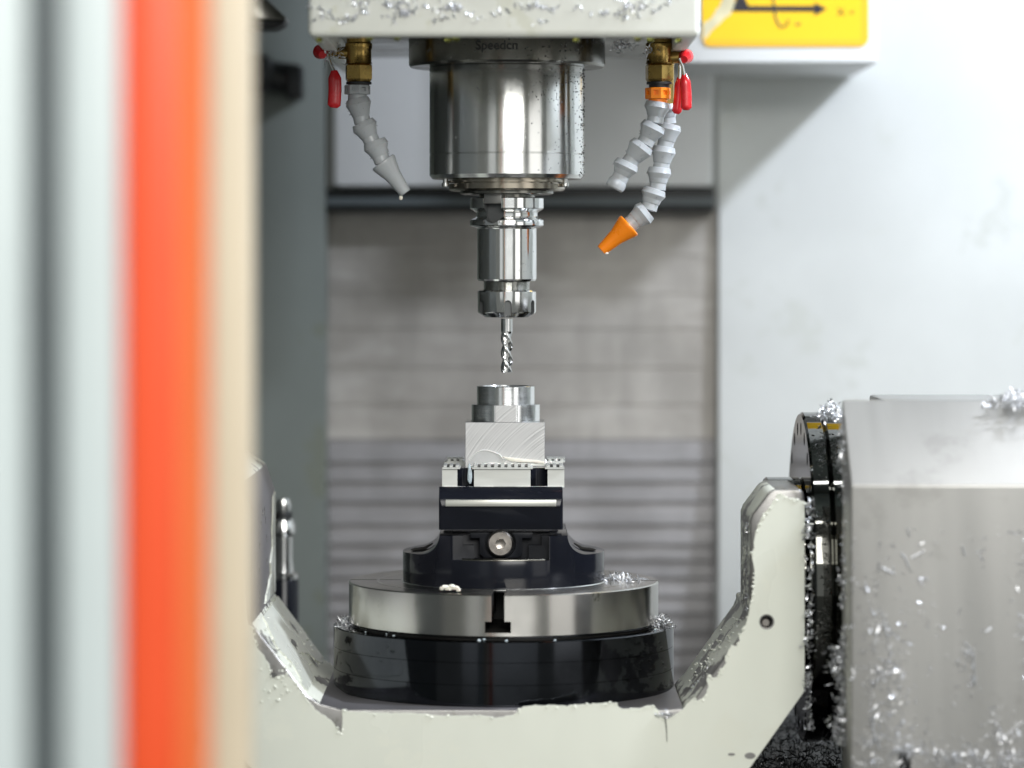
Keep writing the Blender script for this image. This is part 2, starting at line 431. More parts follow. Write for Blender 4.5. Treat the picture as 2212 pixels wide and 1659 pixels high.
# ------------------------------------------------------------------ telescopic way cover
wc = thing('way_cover', 'grey steel telescopic way cover of stacked horizontal plates behind the spindle', 'way cover', (0, YW, -1500))
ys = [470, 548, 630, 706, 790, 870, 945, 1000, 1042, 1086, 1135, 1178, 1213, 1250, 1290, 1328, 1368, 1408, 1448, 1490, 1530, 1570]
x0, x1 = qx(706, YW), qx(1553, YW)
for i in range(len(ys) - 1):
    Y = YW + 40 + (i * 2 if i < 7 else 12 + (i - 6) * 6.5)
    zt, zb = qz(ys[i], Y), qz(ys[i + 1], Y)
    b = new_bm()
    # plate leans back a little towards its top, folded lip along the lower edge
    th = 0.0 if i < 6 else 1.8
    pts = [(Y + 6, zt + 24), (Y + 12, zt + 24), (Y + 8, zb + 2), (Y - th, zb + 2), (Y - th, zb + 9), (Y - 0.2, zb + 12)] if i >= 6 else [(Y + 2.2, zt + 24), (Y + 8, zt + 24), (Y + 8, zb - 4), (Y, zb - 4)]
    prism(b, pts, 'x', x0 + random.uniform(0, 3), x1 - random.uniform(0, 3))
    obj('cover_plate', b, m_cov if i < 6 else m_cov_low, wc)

# column of the machine above the way cover
t = thing('machine_column', 'white painted machine column block behind the spindle', 'machine column', (0, 1400, 200))
b = new_bm(); box(b, qx(720, 1400), qx(1540, 1400), 1400, 1800, qz(404, 1400), 2600, 14)
obj('casting', b, m_white, t)
b = new_bm(); box(b, qx(704, 1420), qx(1545, 1420), 1430, 1800, qz(458, 1420), qz(404, 1420) - 3, 5)
obj('shadow_beam', b, m_rubber, t)  # black beam stands in for the shadow below the column
b = new_bm(); box(b, qx(704, 1420), qx(1545, 1420), 1418, 1432, qz(444, 1420), qz(428, 1420), 4)
obj('shadow_beam_lip', b, m_gasket, t)

# ------------------------------------------------------------------ sign housing
YS = 900.0
t = thing('sign_housing', 'white sheet metal housing under the yellow axis sign, right of the spindle head', 'housing', q(1700, 137, YS))
b = new_bm(); box(b, qx(1480, YS), qx(1898, YS), YS, YW - 2, qz(137, YS), 2600, 10)
obj('casing', b, m_white, t)
sg = thing('axis_sign', 'yellow axis direction sign with black arrow, partly peeled, on the white housing', 'sign', q(1700, 100, YS - 5))
def rrect(xa, xb, za, zb, r, n=8):
    pts = []
    for cx, cz, a0 in ((xb - r, zb - r, 0), (xa + r, zb - r, 90), (xa + r, za + r, 180), (xb - r, za + r, 270)):
        for i in range(n + 1):
            a = R(a0 + 90 * i / n); pts.append((cx + r * math.cos(a), cz + r * math.sin(a)))
    return pts
b = new_bm(); prism(b, rrect(qx(1516, YS), qx(1876, YS), qz(101, YS), qz(-260, YS), 24), 'y', YS - 5, YS - 0.5)
plate = obj('plate', b, m_yellow, sg)
def flat(pts, yf, th=1.0):
    b = new_bm(); prism(b, [(qx(a, YS), qz(c, YS)) for a, c in pts], 'y', yf - th, yf); return b
m_yel2 = M('darker_yellow_border', (0.88, 0.47, 0.01), 0.45, var=0.02, scale=8)
b = flat([(1520, 86), (1860, 86), (1860, -200), (1874, -200), (1874, 92), (1866, 99), (1524, 99)], YS - 5.1, 0.4)
obj('border', b, m_yel2, plate)
b = flat([(1581, 25), (1590, 0), (1594, -30), (1606, -30), (1610, 0), (1617, 13), (1759, 13), (1759, 6), (1786, 19.5), (1759, 34), (1759, 25)], YS - 6)
obj('arrow', b, m_ink, plate)
def sign_text(body, px, py, h, name='letter'):
    cu = bpy.data.curves.new('txt', 'FONT'); cu.body = body; cu.size = h * 1.4; cu.extrude = 0.5; cu.align_x = 'CENTER'
    to = bpy.data.objects.new('txt', cu); col.objects.link(to)
    dg = bpy.context.evaluated_depsgraph_get(); me = bpy.data.meshes.new_from_object(to.evaluated_get(dg))
    bpy.data.objects.remove(to)
    bm = bmesh.new(); bm.from_mesh(me); bpy.data.meshes.remove(me)
    bmesh.ops.transform(bm, matrix=Matrix.Translation(q(px, py, YS - 6)) @ Matrix.Rotation(R(90), 4, 'X'), verts=bm.verts)
    return obj(name, bm, m_ink, plate, smooth=False)
sign_text('X', 1816, 34, 19); sign_text('=', 1840, 33, 15)
b = new_bm(); tube(b, [q(x, y, YS - 6) for x, y in ((1671, -20), (1671, 5), (1673, 28), (1678, 46), (1686, 58), (1693, 59), (1700, 52), (1704, 43))], 2.2, 8)
obj('turn_arrow', b, m_print, plate)
b = new_bm(); tube(b, [q(x, y, YS - 6) for x, y in ((1719, 50), (1724, 55), (1729, 49))], 2.0, 8); obj('turn_mark', b, m_print, plate)
b = flat(ragged([(1518, 90), (1556, 50), (1584, 18), (1592, -30), (1576, -40), (1556, 10), (1536, 40), (1519, 50)], 6, 7, 3), YS - 5.6, 0.6)
obj('torn_film', b, m_tape, plate)

# ------------------------------------------------------------------ things at the upper left, far back
t = thing('tool_changer_arm', 'dark wedge shaped tool changer arm tip at the upper left behind the door post', 'tool changer', q(560, 40, 500))
b = new_bm(); prism(b, [(qx(x, 500), qz(y, 500)) for x, y in ((470, -60), (565, -12), (618, 38), (618, 45), (470, 45))], 'y', 470, 620, 3)
obj('finger', b, m_steel_dk, t)
b = new_bm(); prism(b, [(qx(x, 500), qz(y, 500)) for x, y in ((470, 46), (616, 46), (612, 54), (592, 62), (470, 62))], 'y', 480, 610, 3)
obj('pad', b, m_blackpl, t)
t = thing('tool_pot', 'dark blurred tool pot on the left wall below the changer arm', 'tool pot', q(600, 160, 1300))
b = new_bm(); lathe(b, [(0, -110), (44, -110), (54, -96), (54, -20), (40, 0), (40, 60), (0, 60)], q(585, 165, 1330), (1, 0.2, -0.12), 32)
obj('sleeve', b, m_blackpl, t)
b = new_bm(); box(b, qx(618, 1300), qx(652, 1300), 1290, 1400, qz(214, 1300), qz(140, 1300), 8)
obj('catch', b, m_blackpl, t)
# probe behind the left arm
YP = 620
t = thing('tool_setter', 'black cylinder with stacked chrome collars standing behind the left trunnion arm', 'tool setter', q(610, 1340, YP))
pz = lambda y: qz(y, YP)
o0 = (qx(612, YP), YP, 0)
b = new_bm(); lathe(b, [(0, -1500), (36, -1500), (36, pz(1252)), (34, pz(1249)), (0, pz(1249))], o0, seg=48); obj('body', b, m_vise, t)
b = new_bm(); lathe(b, [(0, pz(1249)), (36, pz(1249)), (36, pz(1240)), (26, pz(1236)), (22, pz(1210)), (22, pz(1158)), (28, pz(1152)), (28, pz(1134)), (24, pz(1128)), (24, pz(1120)), (0, pz(1120))], o0, seg=48)
obj('collar', b, m_chrome, t)
b = new_bm(); lathe(b, [(0, pz(1120)), (21, pz(1120)), (21, pz(1106)), (0, pz(1106))], o0, seg=48); obj('seal', b, m_rubber, t)
b = new_bm(); lathe(b, [(0, pz(1106)), (16, pz(1106)), (19, pz(1092)), (14, pz(1078)), (0, pz(1075))], o0, seg=48); obj('button', b, m_chrome, t)

# ================================================================== SLIDING DOOR (foreground, left)
YD = -3100.0
t = thing('sliding_door', 'white sliding machine door with a broad orange stripe, out of focus at the left edge', 'machine door', (qx(150, YD), YD, -1500))
def strip(name, xa, xb, y0, y1, mat, parent, bev=5):
    b = new_bm(); box(b, xa, xb, y0, y1, -1500, 1500, bev); return obj(name, b, mat, parent)
dx = lambda p: qx(p, YD)
strip('panel', dx(-420), dx(52), YD, YD + 60, m_door_w, t)
strip('gasket', dx(52) + 1, dx(132) - 1, YD + 34, YD + 50, m_gasket, t, 2)
strip('gasket_bead', dx(80), dx(108), YD + 22, YD + 33, m_gasket, t, 4)
strip('stile', dx(132), dx(264), YD, YD + 60, m_door_w, t, 12)
strip('orange_stripe', dx(264) + 1, dx(386), YD - 4, YD + 60, m_door_o, t, 6)
b = new_bm(); prism(b, [(dx(386) + 1, YD - 4), (dx(444), YD + 40), (dx(444), YD + 60), (dx(386) + 1, YD + 60)], 'z', -1500, 1500, 2)
obj('orange_edge', b, m_door_o_lit, t)
YJ = -2300.0
t = thing('door_post', 'cream painted door post beside the orange door stripe, out of focus', 'door post', (qx(500, YJ), YJ, -1500))
strip('post', qx(400, YJ), qx(540, YJ), YJ, YJ + 90, m_cream, t, 14)
b = new_bm(); lathe(b, [(0, -6), (9, -6), (12, -2), (12, 4), (0, 4)], q(430, 1590, YJ - 4), (0, 1, 0), 24); obj('screw', b, m_bolt, t)

# ================================================================== SPINDLE HEAD
AX = qx(1095)             # spindle axis
YH = -600.0
hd = thing('headstock_cover', 'white painted spindle head cover with chips stuck on its front, top of the picture', 'spindle head', q(1090, 80, YH))
b = new_bm()
xl, xr, zb = qx(665, YH), qx(1513, YH), qz(79, YH)
box(b, xl, xr, YH, YH + 34, zb, 1700, 13, 3)
obj('front_cover', b, m_cover, hd)
b = new_bm(); box(b, xl + 2, xl + 34, YH + 30, 700, zb + 2, 1700, 6); obj('side_cover', b, m_cover, hd)
b = new_bm(); box(b, xr - 34, xr - 2, YH + 30, 700, zb + 2, 1700, 6); obj('side_cover', b, m_cover, hd)
b = new_bm(); box(b, xl + 34, xr - 34, -330, 690, qz(60, -330), 1690, 6); obj('headstock', b, m_steel_dk, hd)
b = new_bm()
def on_cover(r):
    # crowded band of chips along the cover, ragged
    px = r.uniform(680, 1420); c = 22 + 16 * noise.noise(Vector((px / 60, 1, 0))) + 10 * noise.noise(Vector((px / 19, 4, 0)))
    return q(px + r.uniform(-10, 10), c + r.gauss(0, 7), YH - r.uniform(1, 5))
rr_ = random.Random(3)
for cl in range(34):
    cxp = rr_.uniform(690, 1440); cyp = rr_.gauss(20, 14); ang = rr_.uniform(-0.6, 0.6)
    n_ = rr_.randint(5, 16)
    def pl(r, cxp=cxp, cyp=cyp, ang=ang):
        s_ = r.gauss(0, 15); return q(cxp + s_, min(52, cyp + s_ * ang + r.gauss(0, 3)), YH - r.uniform(1.5, 5))
    chips(b, n_, pl, (8, 24), (1.2, 3), (4, 12), rr_)
obj('stuck_chips', b, m_chip, hd, kind='stuff')
b = new_bm()
for px, py in ((800, 82), (858, 83), (968, 87), (690, 86), (986, 84), (1245, 87), (1378, 84), (1405, 86), (1466, 87)):
    blob(b, q(px, py, YH + 60), 7, 7, 5.5, 2, 0.2, px)
obj('hanging_drops', b, m_drop_y, hd, kind='stuff')
b = new_bm(); lathe(b, [(0, 0), (9, 0), (9, 9), (7, 11), (0, 11)], (xr - 3, YH + 120, qz(42, YH)), (1, 0, 0), 24); obj('screw', b, m_blackpl, hd)

sp = thing('spindle', 'polished steel spindle nose cylinder with dark flange under the white head cover', 'spindle', (AX, 0, qz(420)))
z = qz
b = new_bm(); lathe(b, [(0, z(40)), (206, z(40)), (212, z(46)), (212, z(141)), (208, z(146)), (168, z(146)), (0, z(146))], (AX, 0, 0), seg=160)
flg = obj('flange', b, m_steel_dk, sp)
b = new_bm(); lathe(b, [(0, z(146.5)), (166.5, z(146.5)), (167.5, z(149)), (167.5, z(333)), (165.8, z(334)), (165.8, z(335.2)), (167.5, z(336.2)), (167.5, z(379)), (161, z(387)), (0, z(387))], (AX, 0, 0), seg=200)
obj('nose', b, m_steel, sp)
b = new_bm(); lathe(b, [(0, z(387.5)), (118, z(387.5)), (118, z(391)), (132, z(391)), (132, z(395)), (112, z(395)), (112, z(398)), (126, z(398)), (126, z(409)), (121, z(413)), (0, z(413))], (AX, 0, 0), seg=160)
obj('labyrinth_ring', b, M('bronzed_seal_steel', (0.36, 0.32, 0.26), 0.2, 1.0, var=0.1, scale=30), sp)
b = new_bm(); lathe(b, [(0, z(413.5)), (101, z(413.5)), (101, z(419)), (94, z(421)), (60, z(421)), (60, z(427)), (0, z(427))], (AX, 0, 0), seg=128)
obj('seal_plate', b, m_steel_dk, sp)
for px in (963, 1220):
    b = new_bm(); lathe(b, [(0, z(388)), (5.5, z(388)), (5.5, z(396)), (8, z(396.5)), (8, z(403)), (6, z(405)), (0, z(405))], (qx(px), -45, 0), seg=24)
    obj('screw', b, m_steel, sp)
DK = R(23)                # drive key azimuth, left of front
kd = Vector((-math.sin(DK), -math.cos(DK), 0))
b = new_bm(); box(b, -20, 20, -78, -52, z(441), z(414), 1.5)
bmesh.ops.transform(b, matrix=Matrix.Translation((AX, 0, 0)) @ Matrix.Rotation(-DK, 4, 'Z'), verts=b.verts)
obj('drive_key', b, M('drive_key_steel', (0.42, 0.41, 0.39), 0.35, 0.9, var=0.08, scale=60), sp)
# engraved print round the flange
def wrap_text(body, size, px, py, rad, parent):
    cu = bpy.data.curves.new('txt', 'FONT'); cu.body = body; cu.size = size; cu.extrude = 0.3; cu.offset = 0.5
    to = bpy.data.objects.new('txt', cu); col.objects.link(to)
    dg = bpy.context.evaluated_depsgraph_get(); me = bpy.data.meshes.new_from_object(to.evaluated_get(dg))
    bpy.data.objects.remove(to)
    bm = bmesh.new(); bm.from_mesh(me); bpy.data.meshes.remove(me)
    bmesh.ops.subdivide_edges(bm, edges=[e for e in bm.edges if e.calc_length() > 6], cuts=2)
    a0 = math.asin((qx(px, -rad) - AX) / rad)
    for v in bm.verts:
        a = a0 + v.co.x / rad; r = rad + 0.35 + v.co.z
        v.co = Vector((AX + r * math.sin(a), -r * math.cos(a), qz(py, -rad) + v.co.y))
    return obj('engraving', bm, m_print, parent, smooth=False)
wrap_text('Speedcn', 27, 1027, 106, 212, flg)
b = new_bm()
rg = random.Random(5)
def on_nose(r):
    a = r.gauss(0.15, 0.45); zz = r.uniform(z(380), z(150)); return (AX + 168 * math.sin(a), -168 * math.cos(a), zz)
def on_nose2(r):
    a = r.uniform(0.5, 1.45); zz = r.uniform(z(384), z(150)); return (AX + 168 * math.sin(a), -168 * math.cos(a), zz)
drops(b, 70, on_nose, (0.7, 1.9), 0.9, rg); drops(b, 60, on_nose2, (0.6, 1.7), 0.9, rg)
def on_fl(r):
    a = r.uniform(-1.2, 1.3); return (AX + 212.5 * math.sin(a), -212.5 * math.cos(a), r.uniform(z(140), z(70)))
drops(b, 40, on_fl, (0.8, 2.0), 0.9, rg)
obj('coolant_drops', b, m_drop, sp, kind='stuff')
b = new_bm()
def specks(r):
    a = abs(r.gauss(0.75, 0.35)); return (AX + 167.6 * math.sin(a), -167.6 * math.cos(a), z(150) - abs(r.gauss(0, 70)))
drops(b, 130, specks, (0.5, 1.6), 0.6, rg)
def specks2(r):
    a = r.gauss(0.6, 0.35); return (AX + 212.2 * math.sin(a), -212.2 * math.cos(a), r.uniform(z(140), z(80)))
drops(b, 60, specks2, (0.6, 2.2), 0.6, rg)
def specks3(r):
    a = r.gauss(1.35, 0.1); return (AX + 167.8 * math.sin(a), -167.8 * math.cos(a), r.uniform(z(384), z(150)))
drops(b, 120, specks3, (0.6, 1.8), 0.6, rg)
obj('dark_specks', b, m_print, sp, kind='stuff')

# ------------------------------------------------------------------ tool holder
th = thing('tool_holder', 'polished collet tool holder with grooved flange hanging from the spindle', 'tool holder', (AX, 0, z(690)))
b = new_bm()
lathe(b, [(0, z(427.5)), (76, z(427.5)), (80, z(429)), (80, z(450)), (78, z(452)), (67, z(459)), (66.5, z(461)), (66.5, z(468)), (68, z(470)), (79, z(475)), (80, z(477)), (80, z(487)), (77, z(490)), (66, z(493)), (64.5, z(495)), (64.5, z(603)), (62, z(607)), (0, z(607))], (AX, 0, 0), seg=160)
body = obj('flanged_body', b, m_chrome, th)
for sgn in (1, -1):
    b = new_bm()
    mx = Matrix.Translation((AX, 0, 0)) @ Matrix.Rotation(-DK + (math.pi if sgn < 0 else 0), 4, 'Z')
    t2 = bmesh.new(); prism(t2, [(-20, z(420)), (-20, z(463))] + [(-20 * math.cos(R(180) * i / 20), z(463) - 20 * math.sin(R(180) * i / 20)) for i in range(1, 20)] + [(20, z(463)), (20, z(420))], 'y', -120, -56)
    bmesh.ops.transform(t2, matrix=mx, verts=t2.verts)
    boolean(body, t2, 'DIFFERENCE', 30, m_slot)
b = new_bm()
pr = [(0, z(607.2))]
yy = 607.2
while yy < 626: pr += [(49.5, z(yy)), (52, z(yy + 1.2)), (49.5, z(yy + 2.4))]; yy += 2.6
pr += [(0, z(627))]
lathe(b, pr, (AX, 0, 0), seg=96); obj('thread', b, m_steel, th, sharp=50)
b = new_bm(); lathe(b, [(26, z(627.3)), (61, z(627.3)), (63.5, z(630)), (63.5, z(673)), (62, z(676)), (48, z(685)), (26, z(686))], (AX, 0, 0), seg=160, cap=False)
lathe(b, [(0, z(628)), (27, z(628)), (27, z(684)), (13.5, z(688)), (0, z(688))], (AX, 0, 0), seg=64)
nut = obj('collet_nut', b, m_chrome, th)
b = new_bm(); lathe(b, [(0, z(627.3)), (61, z(627.3)), (63.5, z(630)), (63.5, z(673)), (62, z(676)), (48, z(685)), (26, z(686)), (0, z(686))], (AX, 0, 0), seg=160)
me_old = nut.data
bmesh.ops.transform(b, matrix=Matrix.Translation((0, 0, ZC)) @ Matrix.Scale(S, 4), verts=b.verts)
b.to_mesh(nut.data); b.free()
b = new_bm()
for i in range(6):
    a = R(2 + 60 * i)
    t2 = bmesh.new(); prism(t2, [(8, z(700)), (8, z(656))] + [(8 * math.cos(R(180) * j / 12), z(656) + 8 * math.sin(R(180) * j / 12)) for j in range(1, 12)] + [(-8, z(656)), (-8, z(700))], 'y', -80, -55)
    merge(b, t2, Matrix.Translation((AX, 0, 0)) @ Matrix.Rotation(a, 4, 'Z'))
# split the two sets of cutters to stay clean
boolean(nut, b, 'DIFFERENCE', 30, m_slot)
b = new_bm()
drops(b, 14, lambda r: (AX + 65 * math.sin(0.7 + r.gauss(0, .25)), -58 + r.uniform(-3, 3), r.uniform(z(600), z(505))), (0.6, 1.3), 0.9, rg)
obj('coolant_drops', b, m_drop, th, kind='stuff')

# end mill: three flute twisted section
em = thing('end_mill', 'bright fluted end mill clamped in the collet above the workpiece', 'end mill', (AX, 0, z(804)))
ex = qx(1094.5)
b = new_bm(); lathe(b, [(0, z(688.3)), (12.5, z(688.3)), (12.5, z(716)), (0, z(716))], (ex, 0, 0), seg=48); obj('shank', b, m_chrome, em)
b = new_bm()
N, H = 72, 90
def sect(a):
    f = (a / (2 * math.pi) * 3) % 1.0
    if f < 0.10: return 12.6
    if f < 0.22: return 12.6 - (f - 0.10) / 0.12 * 1.6
    u = (f - 0.22) / 0.78
    return 11.0 - 6.6 * math.sin(math.pi * min(1, u * 1.12) if u < 0.88 else math.pi * (0.9856 - (u - 0.88) * 0)) ** 0.8 if u < 0.9 else 6.2 + (u - 0.9) / 0.1 * 6.4
rings = []
for h in range(H + 1):
    zz = z(716) + (z(804) - z(716)) * h / H
    tw = 2 * math.pi * (h / H) * 0.92
    fade = min(1, h / 14.0)
    ring = []
    for i in range(N):
        a = 2 * math.pi * i / N
        r0 = sect(a); r = 12.5 * (1 - fade) + r0 * fade
        ring.append(b.verts.new((ex + r * math.cos(a + tw), r * math.sin(a + tw), zz)))
    rings.append(ring)
for A, B in zip(rings, rings[1:]):
    for i in range(N): b.faces.new((A[i], A[(i + 1) % N], B[(i + 1) % N], B[i]))
b.faces.new(rings[0]); b.faces.new(rings[-1][::-1])
bmesh.ops.recalc_face_normals(b, faces=b.faces)
obj('flutes', b, m_chrome, em, sharp=28)

# ================================================================== WORKPIECE
WX = qx(1092.5)
wp = thing('workpiece', 'square sawn aluminium block with a stepped round boss turned on top', 'workpiece', (WX, 0, z(1005)))
xw0, xw1 = qx(1005, -70), qx(1177, -70)
b = new_bm(); box(b, xw0, xw1, -70, 70, z(1008), z(909), 0.8, 1)
o = obj('block', b, [m_alu, m_sawn], wp); face_mat(o, lambda p: p.normal.y < -0.5, 1)
pts = []
for i in range(161):
    a = -math.pi / 2 + 2 * math.pi * i / 160
for i in range(160):
    a = 2 * math.pi * i / 160
    x_, y_ = 74 * math.cos(a), 74 * math.sin(a)
    pts.append((WX + x_, max(-70, y_)))
b = new_bm(); prism(b, pts, 'z', z(908.6), z(873), 0)
o = obj('lower_boss', b, [m_alu, m_sawn], wp); face_mat(o, lambda p: p.normal.y < -0.98 and abs(p.center.y / S + 70) < 0.5, 1)
b = new_bm(); lathe(b, [(0, z(872.6)), (62.5, z(872.6)), (62.5, z(834.5)), (61.5, z(833.6)), (50, z(833.6)), (49, z(836)), (0, z(836))], (WX, 0, 0), seg=160); obj('upper_boss', b, m_alu, wp)
b = new_bm(); chips(b, 8, lambda r: (WX + 3 + r.uniform(-4, 4), -61 + r.uniform(-1, 1), z(833.3)), (5, 9), (.6, 1.2), (3, 6), random.Random(1)); obj('burr', b, m_chip, wp)
# white residue at the foot of the block
YB = -71.5
g = thing('coolant_residue', 'white dried coolant smear along the foot of the aluminium block', 'residue', q(1090, 1000, YB))
out = [(1010, 1004), (1014, 993), (1020, 985), (1030, 977), (1042, 972), (1055, 973), (1068, 977), (1080, 982), (1086, 990), (1090, 1003)]
b = new_bm(); prism(b, [(qx(a, YB), qz(c, YB)) for a, c in out], 'y', YB - 0.6, YB + 1.2); obj('film', b, m_film, g)
b = new_bm(); tube(b, [q(a, c, YB - 0.8) for a, c in out[:-1]] + [q(1096, 993, YB - .8), q(1112, 999, YB - .8)], [0.5, 0.5, 0.5, 0.6, 0.8, 0.8, 0.9, 1.1, 1.5, 1.2, 0.5], 8); obj('rim', b, m_goo, g)
b = new_bm(); prism(b, ragged([(qx(a, YB), qz(c, YB)) for a, c in ((1086, 986), (1100, 988), (1130, 991), (1160, 994), (1176, 997), (1177, 1003), (1150, 999), (1120, 998), (1100, 995), (1092, 991))], 4, 1.2, 2), 'y', YB - 4, YB + 1.2, 0.8); obj('ridge', b, m_goo_y, g)
b = new_bm(); prism(b, ragged([(qx(a, YB), qz(c, YB)) for a, c in ((1006, 1007), (1060, 999), (1105, 1000), (1150, 1001), (1176, 1001), (1178, 1007))], 4, 1.5, 6), 'y', YB - 3, YB + 1.2, 0.6); obj('foot_smear', b, m_goo, g)

# ================================================================== VISE
YJF = -152.0              # front face of the jaw inserts
VX = qx(1085, -180)
vs = thing('vise', 'black self centring machine vise with serrated jaws holding the aluminium block', 'vise', (VX, 0, z(1265)))
zj = lambda y: qz(y, YJF)
jx = lambda p: qx(p, YJF)
def jaw_outline(yf, yb, sign=1):
    pts = [(jx(955), yb), (jx(955), yf)]
    for xa, xb in ((988, 1024), (1146, 1183)):
        c, r = (jx(xa) + jx(xb)) / 2, (jx(xb) - jx(xa)) / 2
        for i in range(17):
            a = math.pi - math.pi * i / 16
            pts.append((c + r * math.cos(a), yf + sign * r * 1.1 * math.sin(a)))
    pts += [(jx(1219), yf), (jx(1219), yb)]
    return pts
b = new_bm(); prism(b, jaw_outline(YJF, -72.5), 'z', zj(1053), zj(1012))
o = fj = obj('front_jaw', b, [m_vise, m_jaw], vs); face_mat(o, lambda p: p.normal.y < -0.98 and abs(p.center.y / S - YJF) < 0.5, 1)
b = new_bm(); prism(b, jaw_outline(152, 72.5, -1), 'z', zj(1053), zj(1012)); rj = obj('rear_jaw', b, m_jaw, vs)
# serrated grip strips with overhanging lip
def teeth(xa, xb, y0, y1, zt, cap=False):
    b = new_bm()
    box(b, xa, xb, y0, y1, zt - 8, zt - 4.2, 0.6, 1)
    p = 14.6; n = max(1, round((xb - xa) / p)); p = (xb - xa) / n
    for i in range(n): box(b, xa + i * p + p * 0.22, xa + i * p + p * 0.78, y0 + 1, y1 - 1, zt - 4.4, zt, 0.5, 1)
    if cap: box(b, xa, xb, y0 + 0.5, y1 - 0.5, zt, zt + 1.4, 0.4, 1)
    return b
for xa, xb in ((955, 994), (1020, 1151), (1177, 1219)):
    obj('grip_strip', teeth(jx(xa), jx(xb), YJF - 6, -73, zj(1005)), m_jaw, fj)
    obj('grip_backing', (lambda b_: (box(b_, jx(xa) + 3, jx(xb) - 3, YJF + 1, -75, zj(1012) + 0.3, zj(1012) + 4.5), b_)[1])(new_bm()), m_recess_shade, fj)
for xa, xb in ((965, 1002), (1181, 1220)):
    x_a, x_b = qx(xa, 100), qx(xb, 100)
    obj('grip_strip', teeth(x_a, x_b, 73, 140, zj(1005) + 0.3, True), m_jaw, rj)
# front slide body: profile (y,z) run along x
vx0, vx1 = qx(948, -190), qx(1216, -190)
zv = lambda y: qz(y, -185)
prof = [(-60, zv(1053)), (-160, zv(1053)), (-165, zv(1056)), (-188, zv(1077)), (-192, zv(1094)), (-190, zv(1096)), (-190, zv(1144)), (-60, zv(1144))]
b = new_bm(); prism(b, prof, 'x', vx0, vx1, 2.0)
fb = obj('slide_body', b, m_vise, vs)
b = new_bm()
for xx, s_ in ((vx0, 1), (vx1, -1)):
    t2 = bmesh.new(); box(t2, -14, 14, -30, 30, -200, 200)
    merge(b, t2, Matrix.Translation((xx, -194, zv(1100))) @ Matrix.Rotation(R(45) * s_, 4, 'Z') @ Matrix.Translation((-8.0 * s_, 0, 0)))
boolean(fb, b, 'DIFFERENCE', 25)
b = new_bm(); prism(b, [(qx(1057, -190), zv(1094.5)), (qx(1108, -190), zv(1094.5)), (qx(1104, -190), zv(1102)), (qx(1061, -190), zv(1102))], 'y', -230, -182)
boolean(fb, b, 'DIFFERENCE', 25)
b = new_bm(); prism(b, [(-190, zv(1078.5)), (-194.5, zv(1080)), (-194.5, zv(1093)), (-190, zv(1094))], 'x', vx0 + 14, vx1 - 14, 0.8); obj('highlight_strip', b, m_strip, fb)  # light metal strip in place of the chamfer's bright reflection
b = new_bm(); box(b, vx0 + 3, vx1 - 3, 60, 190, zv(1144), zv(1056), 3); obj('rear_slide', b, m_vise, vs)
b = new_bm(); box(b, vx0 + 24, vx1 - 24, -60, 60, zv(1144), zv(1062), 3); obj('way_block', b, m_vise2, vs)
# base: flared silhouette intersected with a disc
BX = qx(1088); RB = 217.5
def flare():
    half = 135; pts = []
    zt, zf, zbm = z(1143), z(1187), z(1262)
    L_ = [(-half, zt)]
    r = 46
    zc0 = zf + 40
    L_ += [(-half, zf + 46)]
    for i in range(1, 11):
        a = R(90) * i / 10
        L_.append((-half - 46 * (1 - math.cos(a)), zf + 46 - 46 * math.sin(a)))
    L_ += [(-RB - 10, zf - 2), (-RB - 10, zbm)]
    pts = [(BX + x_, z_) for x_, z_ in L_] + [(BX - x_, z_) for x_, z_ in reversed(L_)]
    return pts
b = new_bm(); prism(b, flare(), 'y', -260, 260)
base = obj('base', b, m_vise, vs)
b = new_bm(); lathe(b, [(0, z(1252)), (RB, z(1252)), (RB, z(1120)), (0, z(1120))], (BX, 0, 0), seg=160)
boolean(base, b, 'INTERSECT', 20)
YPK = -176.0
zk = lambda y: qz(y, YPK)
kx = lambda p: qx(p, YPK)
b = new_bm(); box(b, kx(978), kx(1186), -260, YPK, zk(1209), zk(1120))
boolean(base, b, 'DIFFERENCE', 25, m_vise2)
# front sits flush with slide body: trim the base in front of the slide so the pocket reads
b = new_bm(); prism(b, [(kx(a), zk(c)) for a, c in ((1000, 1178), (1000, 1152), (1170, 1152), (1170, 1178), (1142, 1178), (1142, 1207), (1024, 1207), (1024, 1178))], 'y', -300, YPK + 22)
boolean(base, b, 'DIFFERENCE', 25, m_vise2)
bevel_mesh(base, 3.0, 2, 40)
# rails and tongue in the pocket
b = new_bm(); prism(b, [(kx(a), zk(c)) for a, c in ((1016, 1150), (1150, 1150), (1150, 1162), (1128, 1162), (1128, 1196), (1118, 1205), (1046, 1205), (1036, 1196), (1036, 1162), (1016, 1162))], 'y', YPK - 6, YPK + 20, 1.5)
tong = obj('nut_block', b, m_vise2, vs)
path = []
for i in range(25):
    a = R(-24 + 48 * i / 24); path.append((BX + 212 * math.sin(a), -212 * math.cos(a), zk(1209) + 0.5))
b = new_bm(); tube(b, path, 4.0, 12); obj('highlight_lip', b, m_steel_dk, base)  # tube added in place of the highlight on the bevelled edge
b = new_bm(); lathe(b, [(0, -40), (33, -40), (33, 16), (0, 16)], (kx(1081), YPK, zk(1173)), (0, 1, 0), 64); boolean(tong, b, 'DIFFERENCE', 25)
sc_ = (kx(1081), YPK, zk(1173))
b = new_bm(); lathe(b, [(0, 14), (27, 14), (27, -16), (24, -20), (14.5, -20), (0, -20)], sc_, (0, 1, 0), 64)
scr = obj('lead_screw', b, m_bolt, vs)
b = new_bm(); lathe(b, [(0, -30), (12, -30), (12, -8), (0, -4)], sc_, (0, 1, 0), 6); boolean(scr, b, 'DIFFERENCE', 25)
